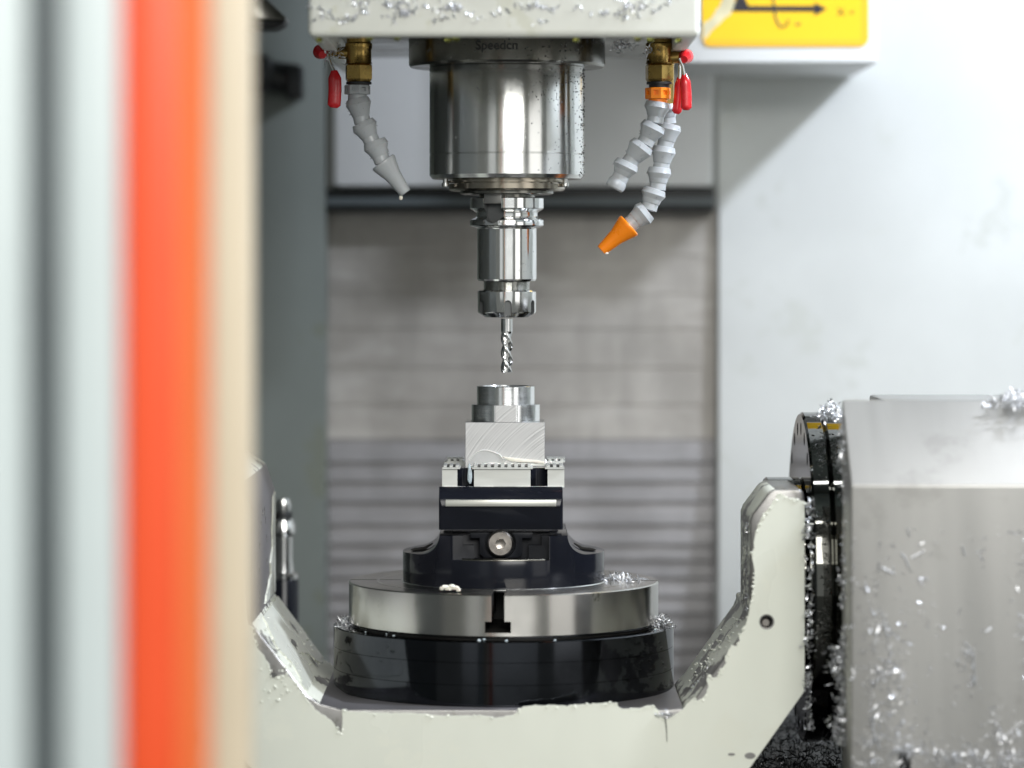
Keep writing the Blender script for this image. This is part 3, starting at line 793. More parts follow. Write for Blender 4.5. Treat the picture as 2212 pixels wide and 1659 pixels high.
b = new_bm(); lathe(b, [(RB - 12, z(1251.5)), (RB + 3, z(1251.5)), (RB + 5, z(1253)), (RB + 5, z(1255)), (RB - 12, z(1255))], (BX, 0, 0), seg=160, cap=False); obj('foot_ring', b, m_steel, vs)
for s_, px in ((-1, 905), (1, 1270)):
    b = new_bm()
    c = Vector((qx(px), -30, z(1184.6)))
    tube(b, [c + Vector((-s_ * 30, 18, 12)), c + Vector((-s_ * 12, 8, 1.5)), c + Vector((s_ * 8, 0, 0)), c + Vector((s_ * 16, -6, 0))], [1.5, 4, 4, 1.5], 8)
    obj('clamp_groove', b, m_recess_shade, vs)
b = new_bm(); blob(b, q(1015, 1027, YJF - 2), 5, 3, 18, 3, 0.15, 1); blob(b, q(1014, 1015, YJF - 2), 3.2, 2.4, 14, 3)
obj('milky_drip', b, m_milk, vs)
b = new_bm()
for px, py, r_ in ((1219, 1155, 3), (1218, 1163, 4.5), (1220, 1175, 2.5), (1217, 1184, 4), (1220, 1195, 3), (1223, 1203, 2), (1177, 998, 5), (1202, 994, 2.5), (1190, 999, 3)):
    blob(b, q(px, py, -40), r_, r_, r_ * 1.3, 2, 0.4, px)
obj('residue_spots', b, m_goo, vs, kind='stuff')
b = new_bm()
prism(b, ragged([(jx(958), zj(1054)), (jx(1060), zj(1052.5)), (jx(1216), zj(1054)), (jx(1216), zj(1050)), (jx(1100), zj(1051)), (jx(958), zj(1050))], 6, 1.2, 8), 'y', YJF - 3, YJF + 0.5)
obj('residue_line', b, m_goo, vs)

# ================================================================== ROTARY TABLE
TX = qx(1088)
rt = thing('rotary_table', 'round steel rotary table on a black lower ring under the vise', 'rotary table', (TX, 0, z(1482)))
b = new_bm(); lathe(b, [(0, z(1253)), (331, z(1253)), (334, z(1255)), (334, z(1338)), (331, z(1342)), (0, z(1342))], (TX, 0, 0), seg=220)
top = obj('table_top', b, m_table, rt)
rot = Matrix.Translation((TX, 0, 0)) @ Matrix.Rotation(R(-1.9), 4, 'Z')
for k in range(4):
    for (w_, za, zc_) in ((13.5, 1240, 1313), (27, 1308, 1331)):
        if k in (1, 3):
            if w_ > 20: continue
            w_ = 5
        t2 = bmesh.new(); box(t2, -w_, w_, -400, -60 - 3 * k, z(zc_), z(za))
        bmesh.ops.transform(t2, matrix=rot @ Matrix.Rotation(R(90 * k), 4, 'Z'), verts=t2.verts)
        boolean(top, t2, 'DIFFERENCE', 25, m_recess_shade)  # cut faces coloured dark in place of deep slot shade
b = new_bm(); lathe(b, [(268, z(1253) + 0.3), (271, z(1253) + 0.9), (274, z(1253) + 0.3)], (TX, 0, 0), seg=180, cap=False); obj('register_ring', b, m_steel, top)
b = new_bm(); lathe(b, [(0, z(1342.5)), (322, z(1342.5)), (322, z(1350)), (0, z(1350))], (TX, 0, 0), seg=160); obj('shadow_gap', b, m_recess_shade, rt)
b = new_bm()
lathe(b, [(0, z(1350.3)), (338, z(1350.3)), (338, z(1346)), (364, z(1346)), (367, z(1348)), (367, z(1388.4)), (366, z(1388.9)), (366, z(1389.9)), (367, z(1390.4)), (367, z(1434.4)), (366, z(1434.9)), (366, z(1435.9)), (367, z(1436.4)), (367, z(1478)), (364, z(1481.6)), (0, z(1481.6))], (TX, 0, 0), seg=220)
obj('lower_ring', b, m_black, rt, sharp=25)
b = new_bm(); lathe(b, [(340, z(1482.2)), (374, z(1482.2)), (377, z(1485)), (377, z(1490)), (340, z(1490))], (TX, 0, 0), seg=200, cap=False); obj('base_flange', b, m_bare, rt)
b = new_bm()
for px, py, r_ in ((962, 1268, 9), (975, 1266, 8), (983, 1270, 9), (969, 1272, 7), (954, 1271, 5), (990, 1274, 5)): blob(b, q(px, py, -285), r_, r_ * .8, 4, 2, 0.5, px)
o = tag(obj('residue_crumb', b, m_goo_y), 'pale yellow crumb of dried residue lying on the table in front of the vise', 'residue')
b = new_bm(); rg = random.Random(11)
def ledge(r):
    a = r.uniform(-1.2, 1.2); rad = r.uniform(334, 352); return (TX + rad * math.sin(a), -rad * math.cos(a), z(1345) + r.uniform(-1, 2))
for _ in range(8):
    p = ledge(rg); s_ = rg.uniform(1.5, 4.2); blob(b, p, s_ * 1.3, s_, s_ * 0.8, 1, 0.3, _)
obj('coolant_beads', b, m_milk, rt, kind='stuff')
def heap(name, label, n, c, sx, sy, sz, mat=m_chip, L=(10, 30), wd=(0.8, 2.0), curl=(6, 30), seed=0):
    b = new_bm(); r = random.Random(seed)
    def pl(r):
        x_, y_ = r.gauss(0, 0.45), r.gauss(0, 0.45); h = max(0, 1 - math.hypot(x_, y_))
        return Vector(c) + Vector((x_ * sx, y_ * sy, r.uniform(0, h) * sz))
    chips(b, n, pl, L, wd, curl, r)
    return tag(obj(name, b, mat), label, 'swarf', None, 'stuff')
heap('chip_heap', 'silver chip heap on the table right of the vise', 90, (qx(1330), -20, z(1251)), 55, 55, 16, seed=1)
heap('chip_heap', 'silver chip clump in the gap at the right edge of the lower ring', 120, (TX + 335, -70, z(1344)), 30, 75, 30, seed=2)
heap('chip_heap', 'dark chip tuft at the left edge of the lower ring', 90, (TX - 342, -20, z(1345)), 20, 60, 20, m_chip, seed=3)

# ================================================================== TRUNNION
YF, YBK = -400.0, 232.0
tr = thing('trunnion', 'cream white trunnion cradle with paint flaked off its steel edges', 'trunnion', q(1100, 1720, YF))
F = lambda pts, Y=YF: [(qx(a, Y), qz(c, Y)) for a, c in pts]
left_out = [(300, 1060), (480, 1010), (526, 1040), (546, 1100), (544, 1343), (556, 1362), (664, 1503), (690, 1520), (740, 1533), (1440, 1533), (1478, 1530),
            (1478, 1760), (600, 1760), (505, 1600), (300, 1500)]
b = new_bm(); prism(b, F(left_out), 'y', YF, YBK, 4, 3)
m_bare2 = M('bare_arm_steel', (0.27, 0.26, 0.27), 0.40, 0.75, var=0.12, scale=18, rvar=0.05, bmp=0.06, bscale=200)
cr = obj('cradle', b, [m_bare, m_worn_l, m_bare2], tr)
face_mat(cr, lambda p: abs(p.normal.y) < 0.4 and p.normal.z > -0.2 and w(q(500, 1000, YF)).x < p.center.x < w(q(700, 1000, YF)).x, 1)
b = new_bm()
cz, cy_ = z(1215), -95
for i in range(14):
    a = 2 * math.pi * i / 14
    lathe(b, [(0, -30), (9, -30), (9, 40), (0, 40)], (qx(546, YF), cy_ + 110 * math.cos(a), cz + 120 * math.sin(a)), (1, 0, 0), 20)
boolean(cr, b, 'DIFFERENCE', 28)
face_mat(cr, lambda p: p.normal.x > 0.8 and p.center.z > w(q(0, 1350, YF)).z, 2)
face_mat(cr, lambda p: p.normal.z > 0.8 and p.center.x > w(q(690, 1000, YF)).x, 2)
# paint left on the inside of the left arm: a ragged band along its rear edge and most of the slope
xi = qx(546, YF)
band = [(YBK - 1, qz(1106, YF)), (YBK - 60, qz(1112, YF)), (YBK - 70, qz(1160, YF)), (YBK - 95, qz(1190, YF)), (YBK - 80, qz(1230, YF)), (YBK - 140, qz(1262, YF)), (YBK - 120, qz(1290, YF)), (YBK - 230, qz(1318, YF)), (YBK - 300, qz(1340, YF)), (YBK - 1, qz(1342, YF))]
b = new_bm(); prism(b, ragged(band, 4, 9, 13), 'x', xi - 2, xi + 2.6); obj('inner_paint', b, m_paint, tr, sharp=20)
sA, sB = Vector((qx(552, YF), 0, qz(1354, YF))), Vector((qx(660, YF), 0, qz(1499, YF)))
su = (sB - sA).normalized(); sn = Vector((-su.z, 0, su.x)); sl = (sB - sA).length
if sn.z < 0: sn = -sn
mx_s = Matrix(((su.x, 0, sn.x, sA.x), (0, 1, 0, 0), (su.z, 0, sn.z, sA.z), (0, 0, 0, 1)))
patch = [(0, YBK - 6), (0, YF + 190), (24, YF + 150), (60, YF + 70), (110, YF + 110), (150, YF + 60), (sl - 20, YF + 20), (sl, YF + 40), (sl, YF + 260), (sl - 30, YF + 330), (sl - 60, YF + 300), (sl - 40, YF + 430), (sl, YF + 520), (sl, YBK - 6)]
b = new_bm(); t2 = bmesh.new(); prism(t2, ragged(patch, 4, 10, 17), 'z', -2, 2.8); merge(b, t2, mx_s); obj('inner_paint', b, m_paint, tr, sharp=20)
for k_, (u0, v0) in enumerate(((90, -60), (70, 110), (150, 30))):
    pts = [(u0 + (9 + 5 * math.sin(k_)) * math.cos(a / 12 * 6.283), v0 + (20 + 12 * math.cos(k_ * 2)) * math.sin(a / 12 * 6.283)) for a in range(12)]
    b = new_bm(); t2 = bmesh.new(); prism(t2, ragged(pts, 2, 13, k_ * 3.3, 1.6), 'z', 2.9, 3.4); merge(b, t2, mx_s); obj('bare_nick', b, m_bare, tr)
right_low = [(1478.6, 1530), (1500, 1509), (1612, 1352), (1619, 1336), (1619, 1322), (1738, 1322), (1738, 1493), (1580, 1715), (1478.6, 1760)]
b = new_bm(); prism(b, F(right_low), 'y', YF, 20, 6, 3)
o = obj('right_web', b, [m_bare, m_worn_r], tr); face_mat(o, lambda p: abs(p.normal.y) < 0.5 and p.normal.z > -0.2, 1)
right_arm = [(1619, 1321.6), (1619, 1124), (1624, 1110), (1660, 1062), (1672, 1056), (1728, 1056), (1736, 1064), (1738, 1090), (1738, 1321.6)]
b = new_bm(); prism(b, F(right_arm), 'y', YF, -125, 6, 3)
o = obj('right_arm', b, [m_bare, m_worn_r], tr); face_mat(o, lambda p: abs(p.normal.y) < 0.5 and p.normal.x < -0.2, 1)
# paint skin on the front, its edge flaked away
PT = [(1738, 1083), (1722, 1080), (1714, 1075), (1702, 1076), (1695, 1070), (1688, 1065), (1679, 1066), (1676, 1075), (1667, 1089), (1659, 1100), (1648, 1112), (1640, 1130), (1636, 1140),
      (1630, 1162), (1629, 1183), (1623, 1198), (1628, 1222), (1629, 1252), (1625, 1279), (1623, 1295), (1618, 1322), (1612, 1345), (1603, 1366), (1596, 1374), (1598, 1384), (1590, 1396), (1580, 1392),
      (1570, 1414), (1566, 1422), (1569, 1432), (1556, 1448), (1549, 1462), (1536, 1466), (1532, 1456), (1526, 1468), (1530, 1484), (1519, 1506), (1506, 1514), (1500, 1506),
      (1475, 1532), (1452, 1548), (1434, 1556), (1426, 1540), (1410, 1523), (1381, 1530), (1344, 1531), (1331, 1518)]
PT2 = [(1300, 1519), (1250, 1522), (1190, 1523), (1130, 1526), (1107, 1545), (1068, 1551), (1034, 1545), (980, 1546), (942, 1545), (888, 1540), (804, 1539), (760, 1537), (739, 1533), (738, 1583),
       (728, 1576), (715, 1556), (692, 1541), (672, 1520), (652, 1496), (640, 1478), (628, 1465), (612, 1458), (590, 1461), (584, 1450), (582, 1435), (570, 1415), (556, 1399), (549, 1372), (548, 1355), (538, 1350), (534, 1320),
       (531, 1251), (524, 1195), (528, 1140), (520, 1080), (505, 1030), (480, 1016), (302, 1064), (302, 1498), (505, 1598), (602, 1758)]
bot = [(1478, 1758), (1580, 1713), (1640, 1630), (1738, 1492)]
line = F(PT + PT2, YF - 2)
rag = ragged(line, 3.2, 3.4, 4, 1.2, closed=False) + [line[-1]] + F(bot, YF - 2)
b = new_bm(); prism(b, rag, 'y', YF - 3.2, YF + 1)
pc = obj('paint_coat', b, m_paint, tr, sharp=20)
# threaded hole in the right arm
b = new_bm(); lathe(b, [(0, -30), (13.5, -30), (13.5, 30), (0, 30)], q(1656, 1343, YF), (0, 1, 0), 32); boolean(pc, b, 'DIFFERENCE', 20)
b = new_bm(); lathe(b, [(0, -30), (12.5, -30), (12.5, 24), (0, 24)], q(1656, 1343, YF), (0, 1, 0), 32); boolean(bpy.data.objects['right_web'], b, 'DIFFERENCE', 20)
b = new_bm(); lathe(b, [(0, 16), (12.3, 16), (12.3, 20), (0, 20)], q(1656, 1343, YF), (0, 1, 0), 32); obj('set_screw', b, m_recess_shade, tr)
b = new_bm(); lathe(b, [(12.6, 2), (12.8, -3.4), (15.5, -3.6), (15.8, -2.8)], q(1656, 1343, YF), (0, 1, 0), 32, cap=False); obj('hole_rim', b, m_bare, tr)
b = new_bm(); lathe(b, [(0, 10), (7, 10), (9, 12.5), (9, 15.8), (0, 15.8)], q(1655, 1346, YF), (0, 1, 0), 24); obj('hole_glint', b, m_bolt, tr)  # small steel disc placed as a glint inside the hole
# flakes and bare nicks
for cx_, cy2, rx_, ry_ in ((1580, 1629, 8, 3), (1620, 1632, 12, 7), (591, 1458, 8, 6)):
    b = new_bm()
    pts = [(qx(cx_ + rx_ * math.cos(a / 12 * 6.283), YF), qz(cy2 + ry_ * math.sin(a / 12 * 6.283), YF)) for a in range(12)]
    prism(b, ragged(pts, 3, 1.5, cx_), 'y', YF - 3.9, YF - 3)
    obj('bare_nick', b, m_bare, tr)
b = new_bm(); rg = random.Random(21)
for i in range(150):
    k = rg.randrange(0, len(PT) + len(PT2) - 12); p = line[k]; p2 = line[min(k + 1, len(line) - 1)]; f = rg.random()
    x_, z_ = p[0] + (p2[0] - p[0]) * f, p[1] + (p2[1] - p[1]) * f
    s_ = rg.uniform(1, 3.2)
    blob(b, (x_ + rg.uniform(-2, 4), YF - 3.2, z_ + rg.uniform(-6, 1)), s_ * 1.4, s_ * 0.6, s_, 1, 0.6, i)
for i in range(26):
    s_ = rg.uniform(1, 4); p = q(rg.uniform(560, 640), rg.uniform(1440, 1520), YF - 4); blob(b, p, s_, s_ * .6, s_, 1, .5, i)
obj('paint_flakes', b, m_paint, tr, kind='stuff')
# thick paint lumps on the inner slopes
b = new_bm()
for i in range(34):
    u_ = rg.random(); v_ = rg.random()
    Yq = YF + 40 + v_ * 540
    px, py = 544 + (664 - 544) * u_, 1343 + (1503 - 1343) * u_
    base_ = Vector((qx(px, YF), Yq, qz(py, YF))); s_ = rg.uniform(2, 6)
    blob(b, base_ + Vector((0.5, 0, 0.5)), s_ * 1.1, s_ * 3, s_ * 0.6, 1, .6, i)
for i in range(60):
    u_ = rg.random(); v_ = rg.random()
    px, py = 1500 + (1612 - 1500) * u_, 1509 + (1352 - 1509) * u_
    base_ = Vector((qx(px, YF), YF + 60 + v_ * 290, qz(py, YF))); s_ = rg.uniform(1.5, 5)
    blob(b, base_, s_ * 1.1, s_ * 2.5, s_ * 0.6, 1, .6, i + 300)
for i in range(60):
    base_ = Vector((qx(1619, YF), YF + rg.uniform(10, 220), qz(rg.uniform(1130, 1320), YF))); s_ = rg.uniform(1, 4)
    blob(b, base_, s_ * .6, s_, s_ * 2.2, 1, .6, i + 600)
obj('paint_lumps', b, m_paint, tr, kind='stuff')
b = new_bm(); r5 = random.Random(5)
def seam(r):
    u_ = r.random(); px, py = 1500 + 118 * u_, 1512 - 160 * u_ + r.gauss(0, 3)
    return Vector((qx(px, YF), YF + 120 + r.gauss(0, 16), qz(py, YF) + 3))
chips(b, 60, seam, (6, 14), (.8, 2), (4, 10), r5)
def seam2(r): return Vector((qx(1618, YF), YF + 60 + r.gauss(0, 10), qz(r.uniform(1130, 1330), YF)))
chips(b, 34, seam2, (6, 16), (.8, 2), (4, 10), r5)
tag(obj('chip_line', b, m_chip), 'fine chips stuck along the inner edge of the right trunnion arm', 'swarf', None, 'stuff')
heap('chip_heap', 'bright chips caught in the flaked corner below the lower ring', 46, q(1438, 1546, YF - 6), 30, 4, 12, L=(5, 13), wd=(0.6, 1.6), curl=(4, 9), seed=8)
b = new_bm(); tube(b, [q(1437, 1550, YF - 6), q(1440, 1575, YF - 6), q(1441, 1602, YF - 5)], [1.2, .8, .5], 6); tag(obj('chip_hair', b, m_chip_dk), 'thin dark hair of swarf hanging on the front of the cradle', 'swarf')

# ================================================================== ROTARY DRIVE (right)
YC = -60.0
CZ = qz(1245, YC)
t = thing('drive_flange', 'dark round drive flange plates between trunnion arm and steel drive box', 'drive flange', (qx(1790, -300), YC, CZ))
def disc(name, xa, xb, r, mat, bev=4, seg=160):
    b = new_bm(); lathe(b, [(0, xa), (r - bev, xa), (r, xa + bev), (r, xb - bev), (r - bev, xb), (0, xb)], (0, YC, CZ), (1, 0, 0), seg); return obj(name, b, mat, t)
xA, xB, xC, xD = qx(1739, -340), qx(1758, -400), qx(1801, -400), qx(1842, -400)
disc('hub', qx(1668, -270), xB, 213, m_flange, 4)
fp = disc('face_plate', xB + 0.5, xC, 352, m_flange, 5)
disc('index_plate', xC + 2, xD + 60, 350, m_flange, 5)
b = new_bm()
for i in range(24):
    a = 2 * math.pi * i / 24 + .08
    lathe(b, [(0, -20), (14, -20), (14, 12), (0, 12)], (xB, YC + 318 * math.cos(a), CZ + 318 * math.sin(a)), (1, 0, 0), 20)
boolean(fp, b, 'DIFFERENCE', 25)
YX = -700.0
bx = thing('drive_box', 'brushed stainless rotary drive box with sloped top splashed with chips', 'drive box', (qx(2100, YX), YX, -1500))
xl_ = qx(1838, YX)
zf = qz(1048, YX)
sec = [(YX, -1500), (YX, zf), (YX + 168, zf + 158), (YX + 176, zf + 160), (YX + 176, -1500)]
b = new_bm(); prism(b, sec, 'x', xl_, xl_ + 900, 5, 3)
body = obj('casing', b, m_box, bx)
b = new_bm(); box(b, qx(1941, YX), qx(1968, YX), YX - 50, YX + 120, -1600, qz(1626, YX)); boolean(body, b, 'DIFFERENCE', 25)
b = new_bm(); box(b, qx(1941, YX) + 1, qx(1968, YX) - 1, YX + 40, YX + 44, -1400, qz(1626, YX) - 1); obj('slot_back', b, m_recess_shade, bx)
b = new_bm(); box(b, xl_ + 110, xl_ + 890, YX + 177, YX + 700, -1490, zf + 150, 6); obj('rear_casing', b, m_box, bx)
# chips on the box
rg = random.Random(31)
def face_chips(bm, n, cx_, cy_, sx, sy, rng, L=(8, 30), wd=(1.5, 3.6)):
    chips(bm, n, lambda r: q(max(1842, r.gauss(cx_, sx)), r.gauss(cy_, sy), YX - r.uniform(0.5, 5)), L, wd, (6, 40), rng)
b = new_bm()
for c in ((1905, 1420, 22, 45, 60), (1925, 1480, 18, 50, 70), (1890, 1475, 12, 20, 22), (1880, 1600, 14, 8, 30), (1885, 1560, 10, 25, 18), (1930, 1575, 22, 30, 40), (1985, 1610, 28, 22, 34),
          (1960, 1618, 22, 5, 60), (1900, 1640, 30, 8, 40), (2040, 1640, 30, 10, 60), (2120, 1640, 40, 14, 90), (2165, 1600, 25, 22, 40), (2190, 1645, 26, 12, 50), (2150, 1560, 10, 25, 16), (2085, 1420, 12, 18, 18), (2098, 1470, 4, 30, 10),
          (1870, 1330, 20, 45, 12), (1960, 1180, 60, 25, 9), (2080, 1180, 60, 50, 6), (1985, 1270, 25, 40, 9), (1890, 1260, 25, 30, 8), (2205, 1200, 12, 30, 8), (2205, 1350, 6, 60, 14), (2000, 1400, 160, 140, 40)):
    face_chips(b, int(c[4] * 1.5), c[0], c[1], c[2], c[3], rg, (7, 24), (0.5, 1.5))
for pts in (((1905, 1340), (1912, 1360), (1920, 1378)), ((2085, 1388), (2100, 1405), (2106, 1440), (2107, 1480)), ((2160, 1600), (2190, 1575), (2210, 1558)), ((1945, 1195), (1957, 1205), (1962, 1225)), ((1970, 1205), (1998, 1190)), ((1905, 1225), (1930, 1240)), ((1883, 1540), (1888, 1580), (1900, 1620)), ((2080, 1180), (2084, 1200))):
    tube(b, [q(a + rg.uniform(-2, 2), c, YX - 3) for a, c in pts], [rg.uniform(1.0, 2.2) for _ in pts], 6)
tag(obj('stuck_chips', b, m_chip), 'bright aluminium chips and curls splashed on the front of the drive box', 'swarf', None, 'stuff')
b = new_bm()
drops(b, 60, lambda r: q(max(1845, r.gauss(1925, 45)), r.gauss(1470, 90), YX - 1.5), (1.2, 3.4), 0.7, rg)
drops(b, 24, lambda r: q(r.uniform(1850, 2230), r.uniform(1250, 1655), YX - 1.5), (1.0, 2.8), 0.7, rg)
obj('coolant_drops', b, m_drop, bx, kind='stuff')
heap('chip_heap', 'silver chip pile on the rear right corner of the drive box', 260, (qx(2195, YX + 170), YX + 150, zf + 150), 75, 60, 34, L=(10, 30), wd=(1.2, 3), curl=(5, 16), seed=41)
heap('chip_heap', 'silver chip pile wedged on top of the dark drive flange', 230, (qx(1803, -320), -250, qz(905, -320)), 34, 80, 44, L=(8, 22), wd=(1.2, 2.6), curl=(4, 10), seed=42)
def fringe(name, label, pts, n, Y, spread, seed, L=(8, 24)):
    b = new_bm(); r = random.Random(seed)
    def pl(r):
        k = r.randrange(len(pts) - 1); f = r.random(); a, c = pts[k], pts[k + 1]
        return q(a[0] + (c[0] - a[0]) * f + r.gauss(0, a[2]), a[1] + (c[1] - a[1]) * f, Y + r.uniform(-spread, spread))
    chips(b, n, pl, L, (1.0, 2.8), (4, 12), r)
    return tag(obj(name, b, m_chip), label, 'swarf', None, 'stuff')
fringe('chip_fringe', 'chips hanging down the left edge of the steel drive box', [(1812, 885, 8), (1822, 920, 9), (1822, 960, 5), (1818, 990, 7), (1826, 1020, 5), (1826, 1060, 6), (1834, 1100, 2), (1832, 1130, 4), (1830, 1180, 4), (1826, 1230, 6), (1824, 1280, 5), (1830, 1310, 2)], 300, -560, 60, 51)
fringe('chip_fringe', 'long chip beard low between the drive flange and the steel box', [(1830, 1350, 3), (1822, 1395, 10), (1812, 1430, 14), (1820, 1470, 10), (1824, 1510, 7), (1815, 1550, 10), (1818, 1590, 9), (1826, 1610, 5)], 480, -560, 60, 52)
fringe('chip_fringe', 'chip line packed between trunnion arm and drive flange', [(1748, 1075, 3), (1747, 1110, 6), (1748, 1145, 7), (1750, 1165, 5), (1750, 1300, 4), (1748, 1340, 5), (1748, 1400, 6), (1746, 1480, 6), (1748, 1540, 4), (1750, 1580, 3)], 240, -420, 20, 53, (6, 18))
# dark bed and its swarf between trunnion and box
b = new_bm(); box(b, qx(1560, 0), qx(1990, 0), -380, 1300, -1500, -1075, 6); o = obj('machine_bed', b, m_bed); o['kind'] = 'structure'
b = new_bm(); r9 = random.Random(9)
chips(b, 2600, lambda r: (r.uniform(qx(1600), qx(1900)), r.uniform(-380, 700), -1075 + abs(r.gauss(0, 14))), (8, 26), (.8, 2.0), (6, 22), r9)
tag(obj('bed_swarf', b, m_chip_dk), 'dark oily swarf covering the machine bed under the drive flange', 'swarf', None, 'stuff')

# ================================================================== COOLANT HOSES
def seg_profile(Lg, r=27.5, neck=17.0):
    return [(neck * 0.7, 2), (r * 0.84, 0), (r * 0.875, 0.6), (r * 0.985, 11), (r, 11.8), (r * 0.985, 12.8), (r * 0.80, Lg * 0.56), (neck * 1.12, Lg * 0.80), (neck * 1.04, Lg * 0.86), (neck * 1.04, Lg + 8), (neck * 0.6, Lg + 10)]
def hose(parent, segs, Y, r=27.5, seed=0):
    rg = random.Random(seed); bd = new_bm()
    for (a, c) in segs:
        A, B = q(a[0], a[1], Y + (a[2] if len(a) > 2 else 0)), q(c[0], c[1], Y + (c[2] if len(c) > 2 else 0))
        d = B - A; Lg = d.length + 2
        b = new_bm(); lathe(b, seg_profile(Lg, r), A, d, 48)
        obj('segment', b, m_grey, parent, sharp=14)
        x_, y_, a_ = basis(d)
        for i in range(16):
            t_ = rg.uniform(0.1, 0.9) * Lg
            rad = r if t_ < 14 else r * (1 - 0.36 * (t_ - 14) / max(1, Lg - 14))
            th_ = rg.uniform(0, 6.28)
            n_ = x_ * math.cos(th_) + y_ * math.sin(th_)
            if n_.y > -0.1: continue
            s_ = rg.uniform(0.7, 1.9); blob(bd, A + a_ * t_ + n_ * rad, s_, s_, s_, 1)
    obj('coolant_drops', bd, m_drop, parent, kind='stuff')
def collar(parent, px, py0, py1, Y, mat, r=27):
    z0, z1 = qz(py1, Y), qz(py0, Y); x_ = qx(px, Y)
    b = new_bm(); lathe(b, [(0, z1), (r * .96, z1), (r, z1 - 1.5), (r, z0 + 1), (r * .97, z0), (0, z0)], (x_, Y, 0), (0, 0, 1), 8)
    bmesh.ops.rotate(b, verts=b.verts, cent=(x_, Y, 0), matrix=Matrix.Rotation(R(12), 3, 'Z'))
    c = obj('collar', b, mat, parent, sharp=20)
    b = new_bm(); h = (z1 - z0)
    for k in range(8):
        a = R(12 + 22.5 + 45 * k - 90)
        t2 = bmesh.new(); box(t2, -5, 5, -r - 10, -r + 6, z0 + h * .35, z0 + h * .75)
        merge(b, t2, Matrix.Translation((x_, Y, 0)) @ Matrix.Rotation(R(45 * k + 22.5 + 12), 4, 'Z'))
    boolean(c, b, 'DIFFERENCE', 20)
    b = new_bm(); lathe(b, [(0, z0 - .2), (r * .72, z0 - .2), (r * .72, z0 - 14), (0, z0 - 14)], (x_, Y, 0), (0, 0, 1), 40); obj('collar_neck', b, mat, parent)
def valve(parent, px, Y, side, knob, grips):
    x_ = qx(px, Y)
    zz = lambda y: qz(y, Y)
    b = new_bm(); lathe(b, [(0, zz(60)), (26, zz(60)), (26, zz(92)), (29, zz(95)), (29, zz(104)), (27, zz(108)), (27, zz(134)), (29, zz(138)), (0, zz(138))], (x_, Y, 0), seg=64); vb = obj('valve_body', b, m_brass, parent)
    b = new_bm(); lathe(b, [(0, zz(138.3)), (27, zz(138.3)), (31, zz(142)), (31, zz(171)), (27, zz(177)), (0, zz(177))], (x_, Y, 0), seg=6)
    bmesh.ops.rotate(b, verts=b.verts, cent=(x_, Y, 0), matrix=Matrix.Rotation(R(8), 3, 'Z'))
    obj('hex_nut', b, m_brass, vb, sharp=15)
    b = new_bm(); lathe(b, [(0, zz(177.3)), (27, zz(177.3)), (27, zz(182)), (22, zz(182.3)), (22, zz(190)), (0, zz(190))], (x_, Y, 0), seg=48); obj('seal', b, m_rubber, vb)
    zs = zz(knob[1])
    b = new_bm(); lathe(b, [(0, 20), (13, 20), (13, 44), (8, 46), (8, qx(knob[0], Y) * side - x_ * side - 2), (0, qx(knob[0], Y) * side - x_ * side - 2)], (x_, Y, zs), (side, 0, 0), 32); stem = obj('stem', b, m_brass, parent)
    kx_ = qx(knob[0], Y)
    b = new_bm(); pts = [Vector((kx_, Y - 26, zs - 6)), Vector((kx_ + side * 2, Y - 12, zs - 1)), Vector((kx_ + side * 6, Y, zs + 2)), Vector((kx_ + side * 8, Y + 18, zs + 5)), Vector((kx_ + side * 8, Y + 30, zs + 6))]
    tube(b, pts, [8, 14, 16, 14, 8], 20); 
    obj('knob', b, m_red, stem, sharp=50)
    for g_ in grips:
        (a0, c0, a1, c1, wdt, dy) = g_
        A, B = q(a0, c0, Y + dy), q(a1, c1, Y + dy)
        d = B - A; n_ = 14; path = []; rad = []
        for i in range(n_ + 1):
            f = i / n_
            path.append(A + d * f + Vector((math.sin(f * 3.1) * 2.0, 0, 0)))
            rad.append(wdt * (0.45 + 0.55 * min(1, f * 5)) * (1 if f < 0.93 else 0.8 - (f - 0.93) * 4))
        b = new_bm(); tube(b, path, rad, 20)
        cen = (A + B) / 2
        for v in b.verts: v.co.y = cen.y + (v.co.y - cen.y) * 0.6
        grip = obj('lever_grip', b, m_red, parent, sharp=60)
        b = new_bm(); C0 = Vector((kx_ - side * 10, Y + dy, zs - 4))
        tube(b, [C0, (C0 + A) / 2 + Vector((side * 2, 0, 0)), A + d * 0.05], [3, 3, 4], 10); obj('lever', b, m_steel, grip)

YN = -100.0
nz = thing('coolant_nozzle', 'grey coolant hose with grey nozzle, brass valve and red grips left of the spindle', 'coolant nozzle', q(775, 88, YN), 'coolant nozzles on the spindle head')
valve(nz, 775, YN, -1, (698, 114), [(722, 152, 721, 233, 14, -20)])
collar(nz, 772, 184, 204, YN, m_grey, 28)
hose(nz, [((772, 213), (781, 256)), ((783, 264), (800, 299)), ((808, 305), (823, 341))], YN, 27.5, 1)
def nozzle(parent, a, nk, tip, Y, mat):
    A, Nk, T = q(*a, Y), q(*nk, Y), q(*tip, Y)
    d = T - A; L1 = (Nk - A).length; L2 = d.length
    b = new_bm(); lathe(b, [(16, 2), (26, 0), (28, 2), (28, 6), (27, 9), (19.5, L1), (18.5, L1 + 3), (12.5, L2 - 1), (11.5, L2), (8, L2), (7.5, L2 - 14), (0, L2 - 14)], A, d, 48)
    obj('nozzle_tip', b, mat, parent, sharp=24)
nozzle(nz, (827, 349), (846, 376), (876, 417), YN, m_grey)
b = new_bm(); blob(b, q(866, 427, YN), 4.2, 4.2, 5.5, 3); blob(b, q(867, 421, YN), 2.4, 2.4, 5, 2); obj('hanging_drop', b, m_goo_y, nz)
nz2 = thing('coolant_nozzle', 'short grey coolant hose with orange collar and open end right of the spindle', 'coolant nozzle', q(1423, 88, YN - 10), 'coolant nozzles on the spindle head')
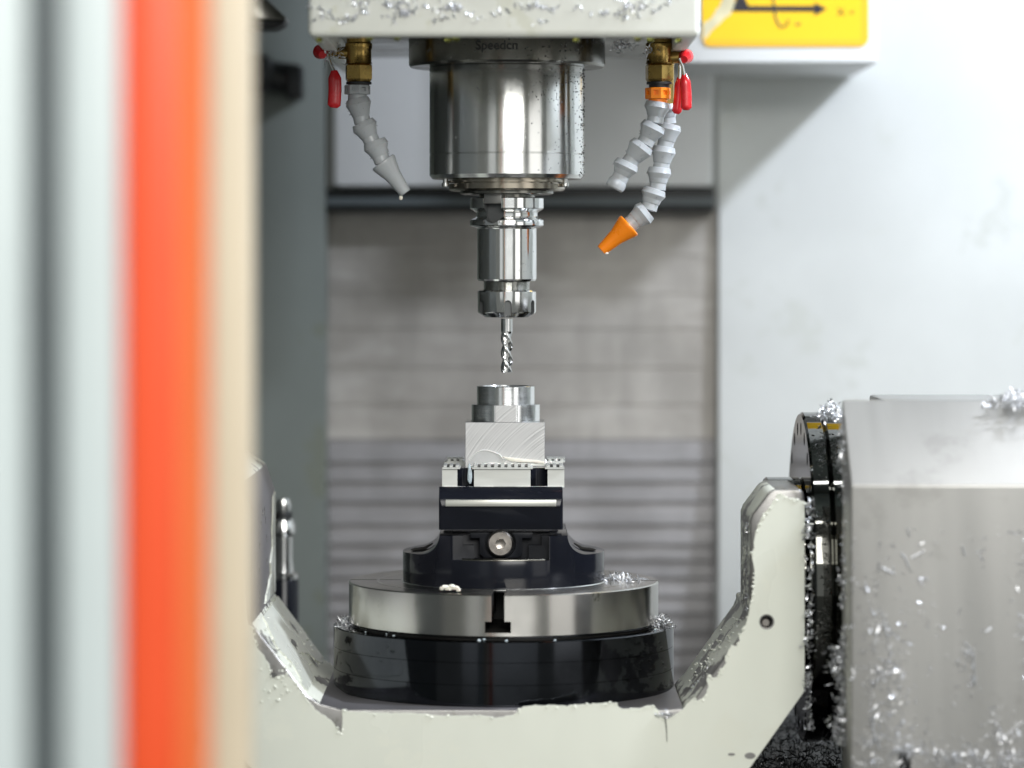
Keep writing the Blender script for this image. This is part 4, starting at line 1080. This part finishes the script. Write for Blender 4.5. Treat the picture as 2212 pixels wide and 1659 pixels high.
valve(nz2, 1424, YN - 10, 1, (1476, 124), [(1478, 160, 1482, 238, 11.5, -26), (1468, 166, 1461, 246, 10.5, 8)])
collar(nz2, 1421, 190, 214, YN - 10, m_orange, 28)
hose(nz2, [((1421, 220), (1416, 255)), ((1414, 268), (1397, 302)), ((1390, 311), (1364, 346)), ((1356, 350), (1341, 381))], YN - 10, 27.8, 2)
A_, B_ = q(1342, 378, YN - 10), q(1326, 408, YN - 10)
b = new_bm(); lathe(b, [(14, 0), (16, 8), (20, 16), (21, 24), (20, 30), (17.5, 33), (12, 33), (11, 22), (0, 22)], A_, B_ - A_, 48); obj('end_ball', b, m_grey, nz2, sharp=30)
nz3 = thing('coolant_nozzle', 'long grey coolant hose with orange nozzle tip behind the short one, right of the spindle', 'coolant nozzle', q(1440, 230, YN + 60), 'coolant nozzles on the spindle head')
hose(nz3, [((1438, 226), (1442, 258)), ((1447, 268), (1438, 310)), ((1435, 317), (1429, 357)), ((1425, 362), (1421, 400)), ((1415, 408), (1404, 443)), ((1398, 455), (1368, 479))], YN + 55, 26.5, 3)
nozzle(nz3, (1360, 486), (1335, 508), (1299, 541), YN + 55, m_orange)
b = new_bm(); lathe(b, [(0, qz(60, YN + 55)), (18, qz(60, YN + 55)), (18, qz(230, YN + 55)), (0, qz(230, YN + 55))], (qx(1438, YN + 55), YN + 55, 0), seg=32); obj('feed_pipe', b, m_brass, nz3)
b = new_bm(); blob(b, q(1310, 547, YN + 50), 5, 4, 3, 2); obj('hanging_drop', b, m_goo_y, nz3)
b = new_bm(); r2 = random.Random(77)
chips(b, 90, lambda r: q(r.gauss(722, 10), r.gauss(112, 12), YN - 20 + r.uniform(-10, 10)), (6, 18), (.8, 2), (4, 12), r2)
tag(obj('chip_clump', b, m_chip), 'silver chips caught beside the left brass valve', 'swarf', None, 'stuff')
b = new_bm()
chips(b, 80, lambda r: q(r.gauss(1345, 14), r.gauss(97, 6), -150 + r.uniform(-10, 10)), (6, 16), (.8, 2), (4, 10), r2)
chips(b, 40, lambda r: q(r.gauss(1405, 8), r.gauss(108, 8), -130 + r.uniform(-10, 10)), (6, 16), (.8, 2), (4, 10), r2)
tag(obj('chip_clump', b, m_chip), 'dark chips caught under the head cover right of the flange', 'swarf', None, 'stuff')
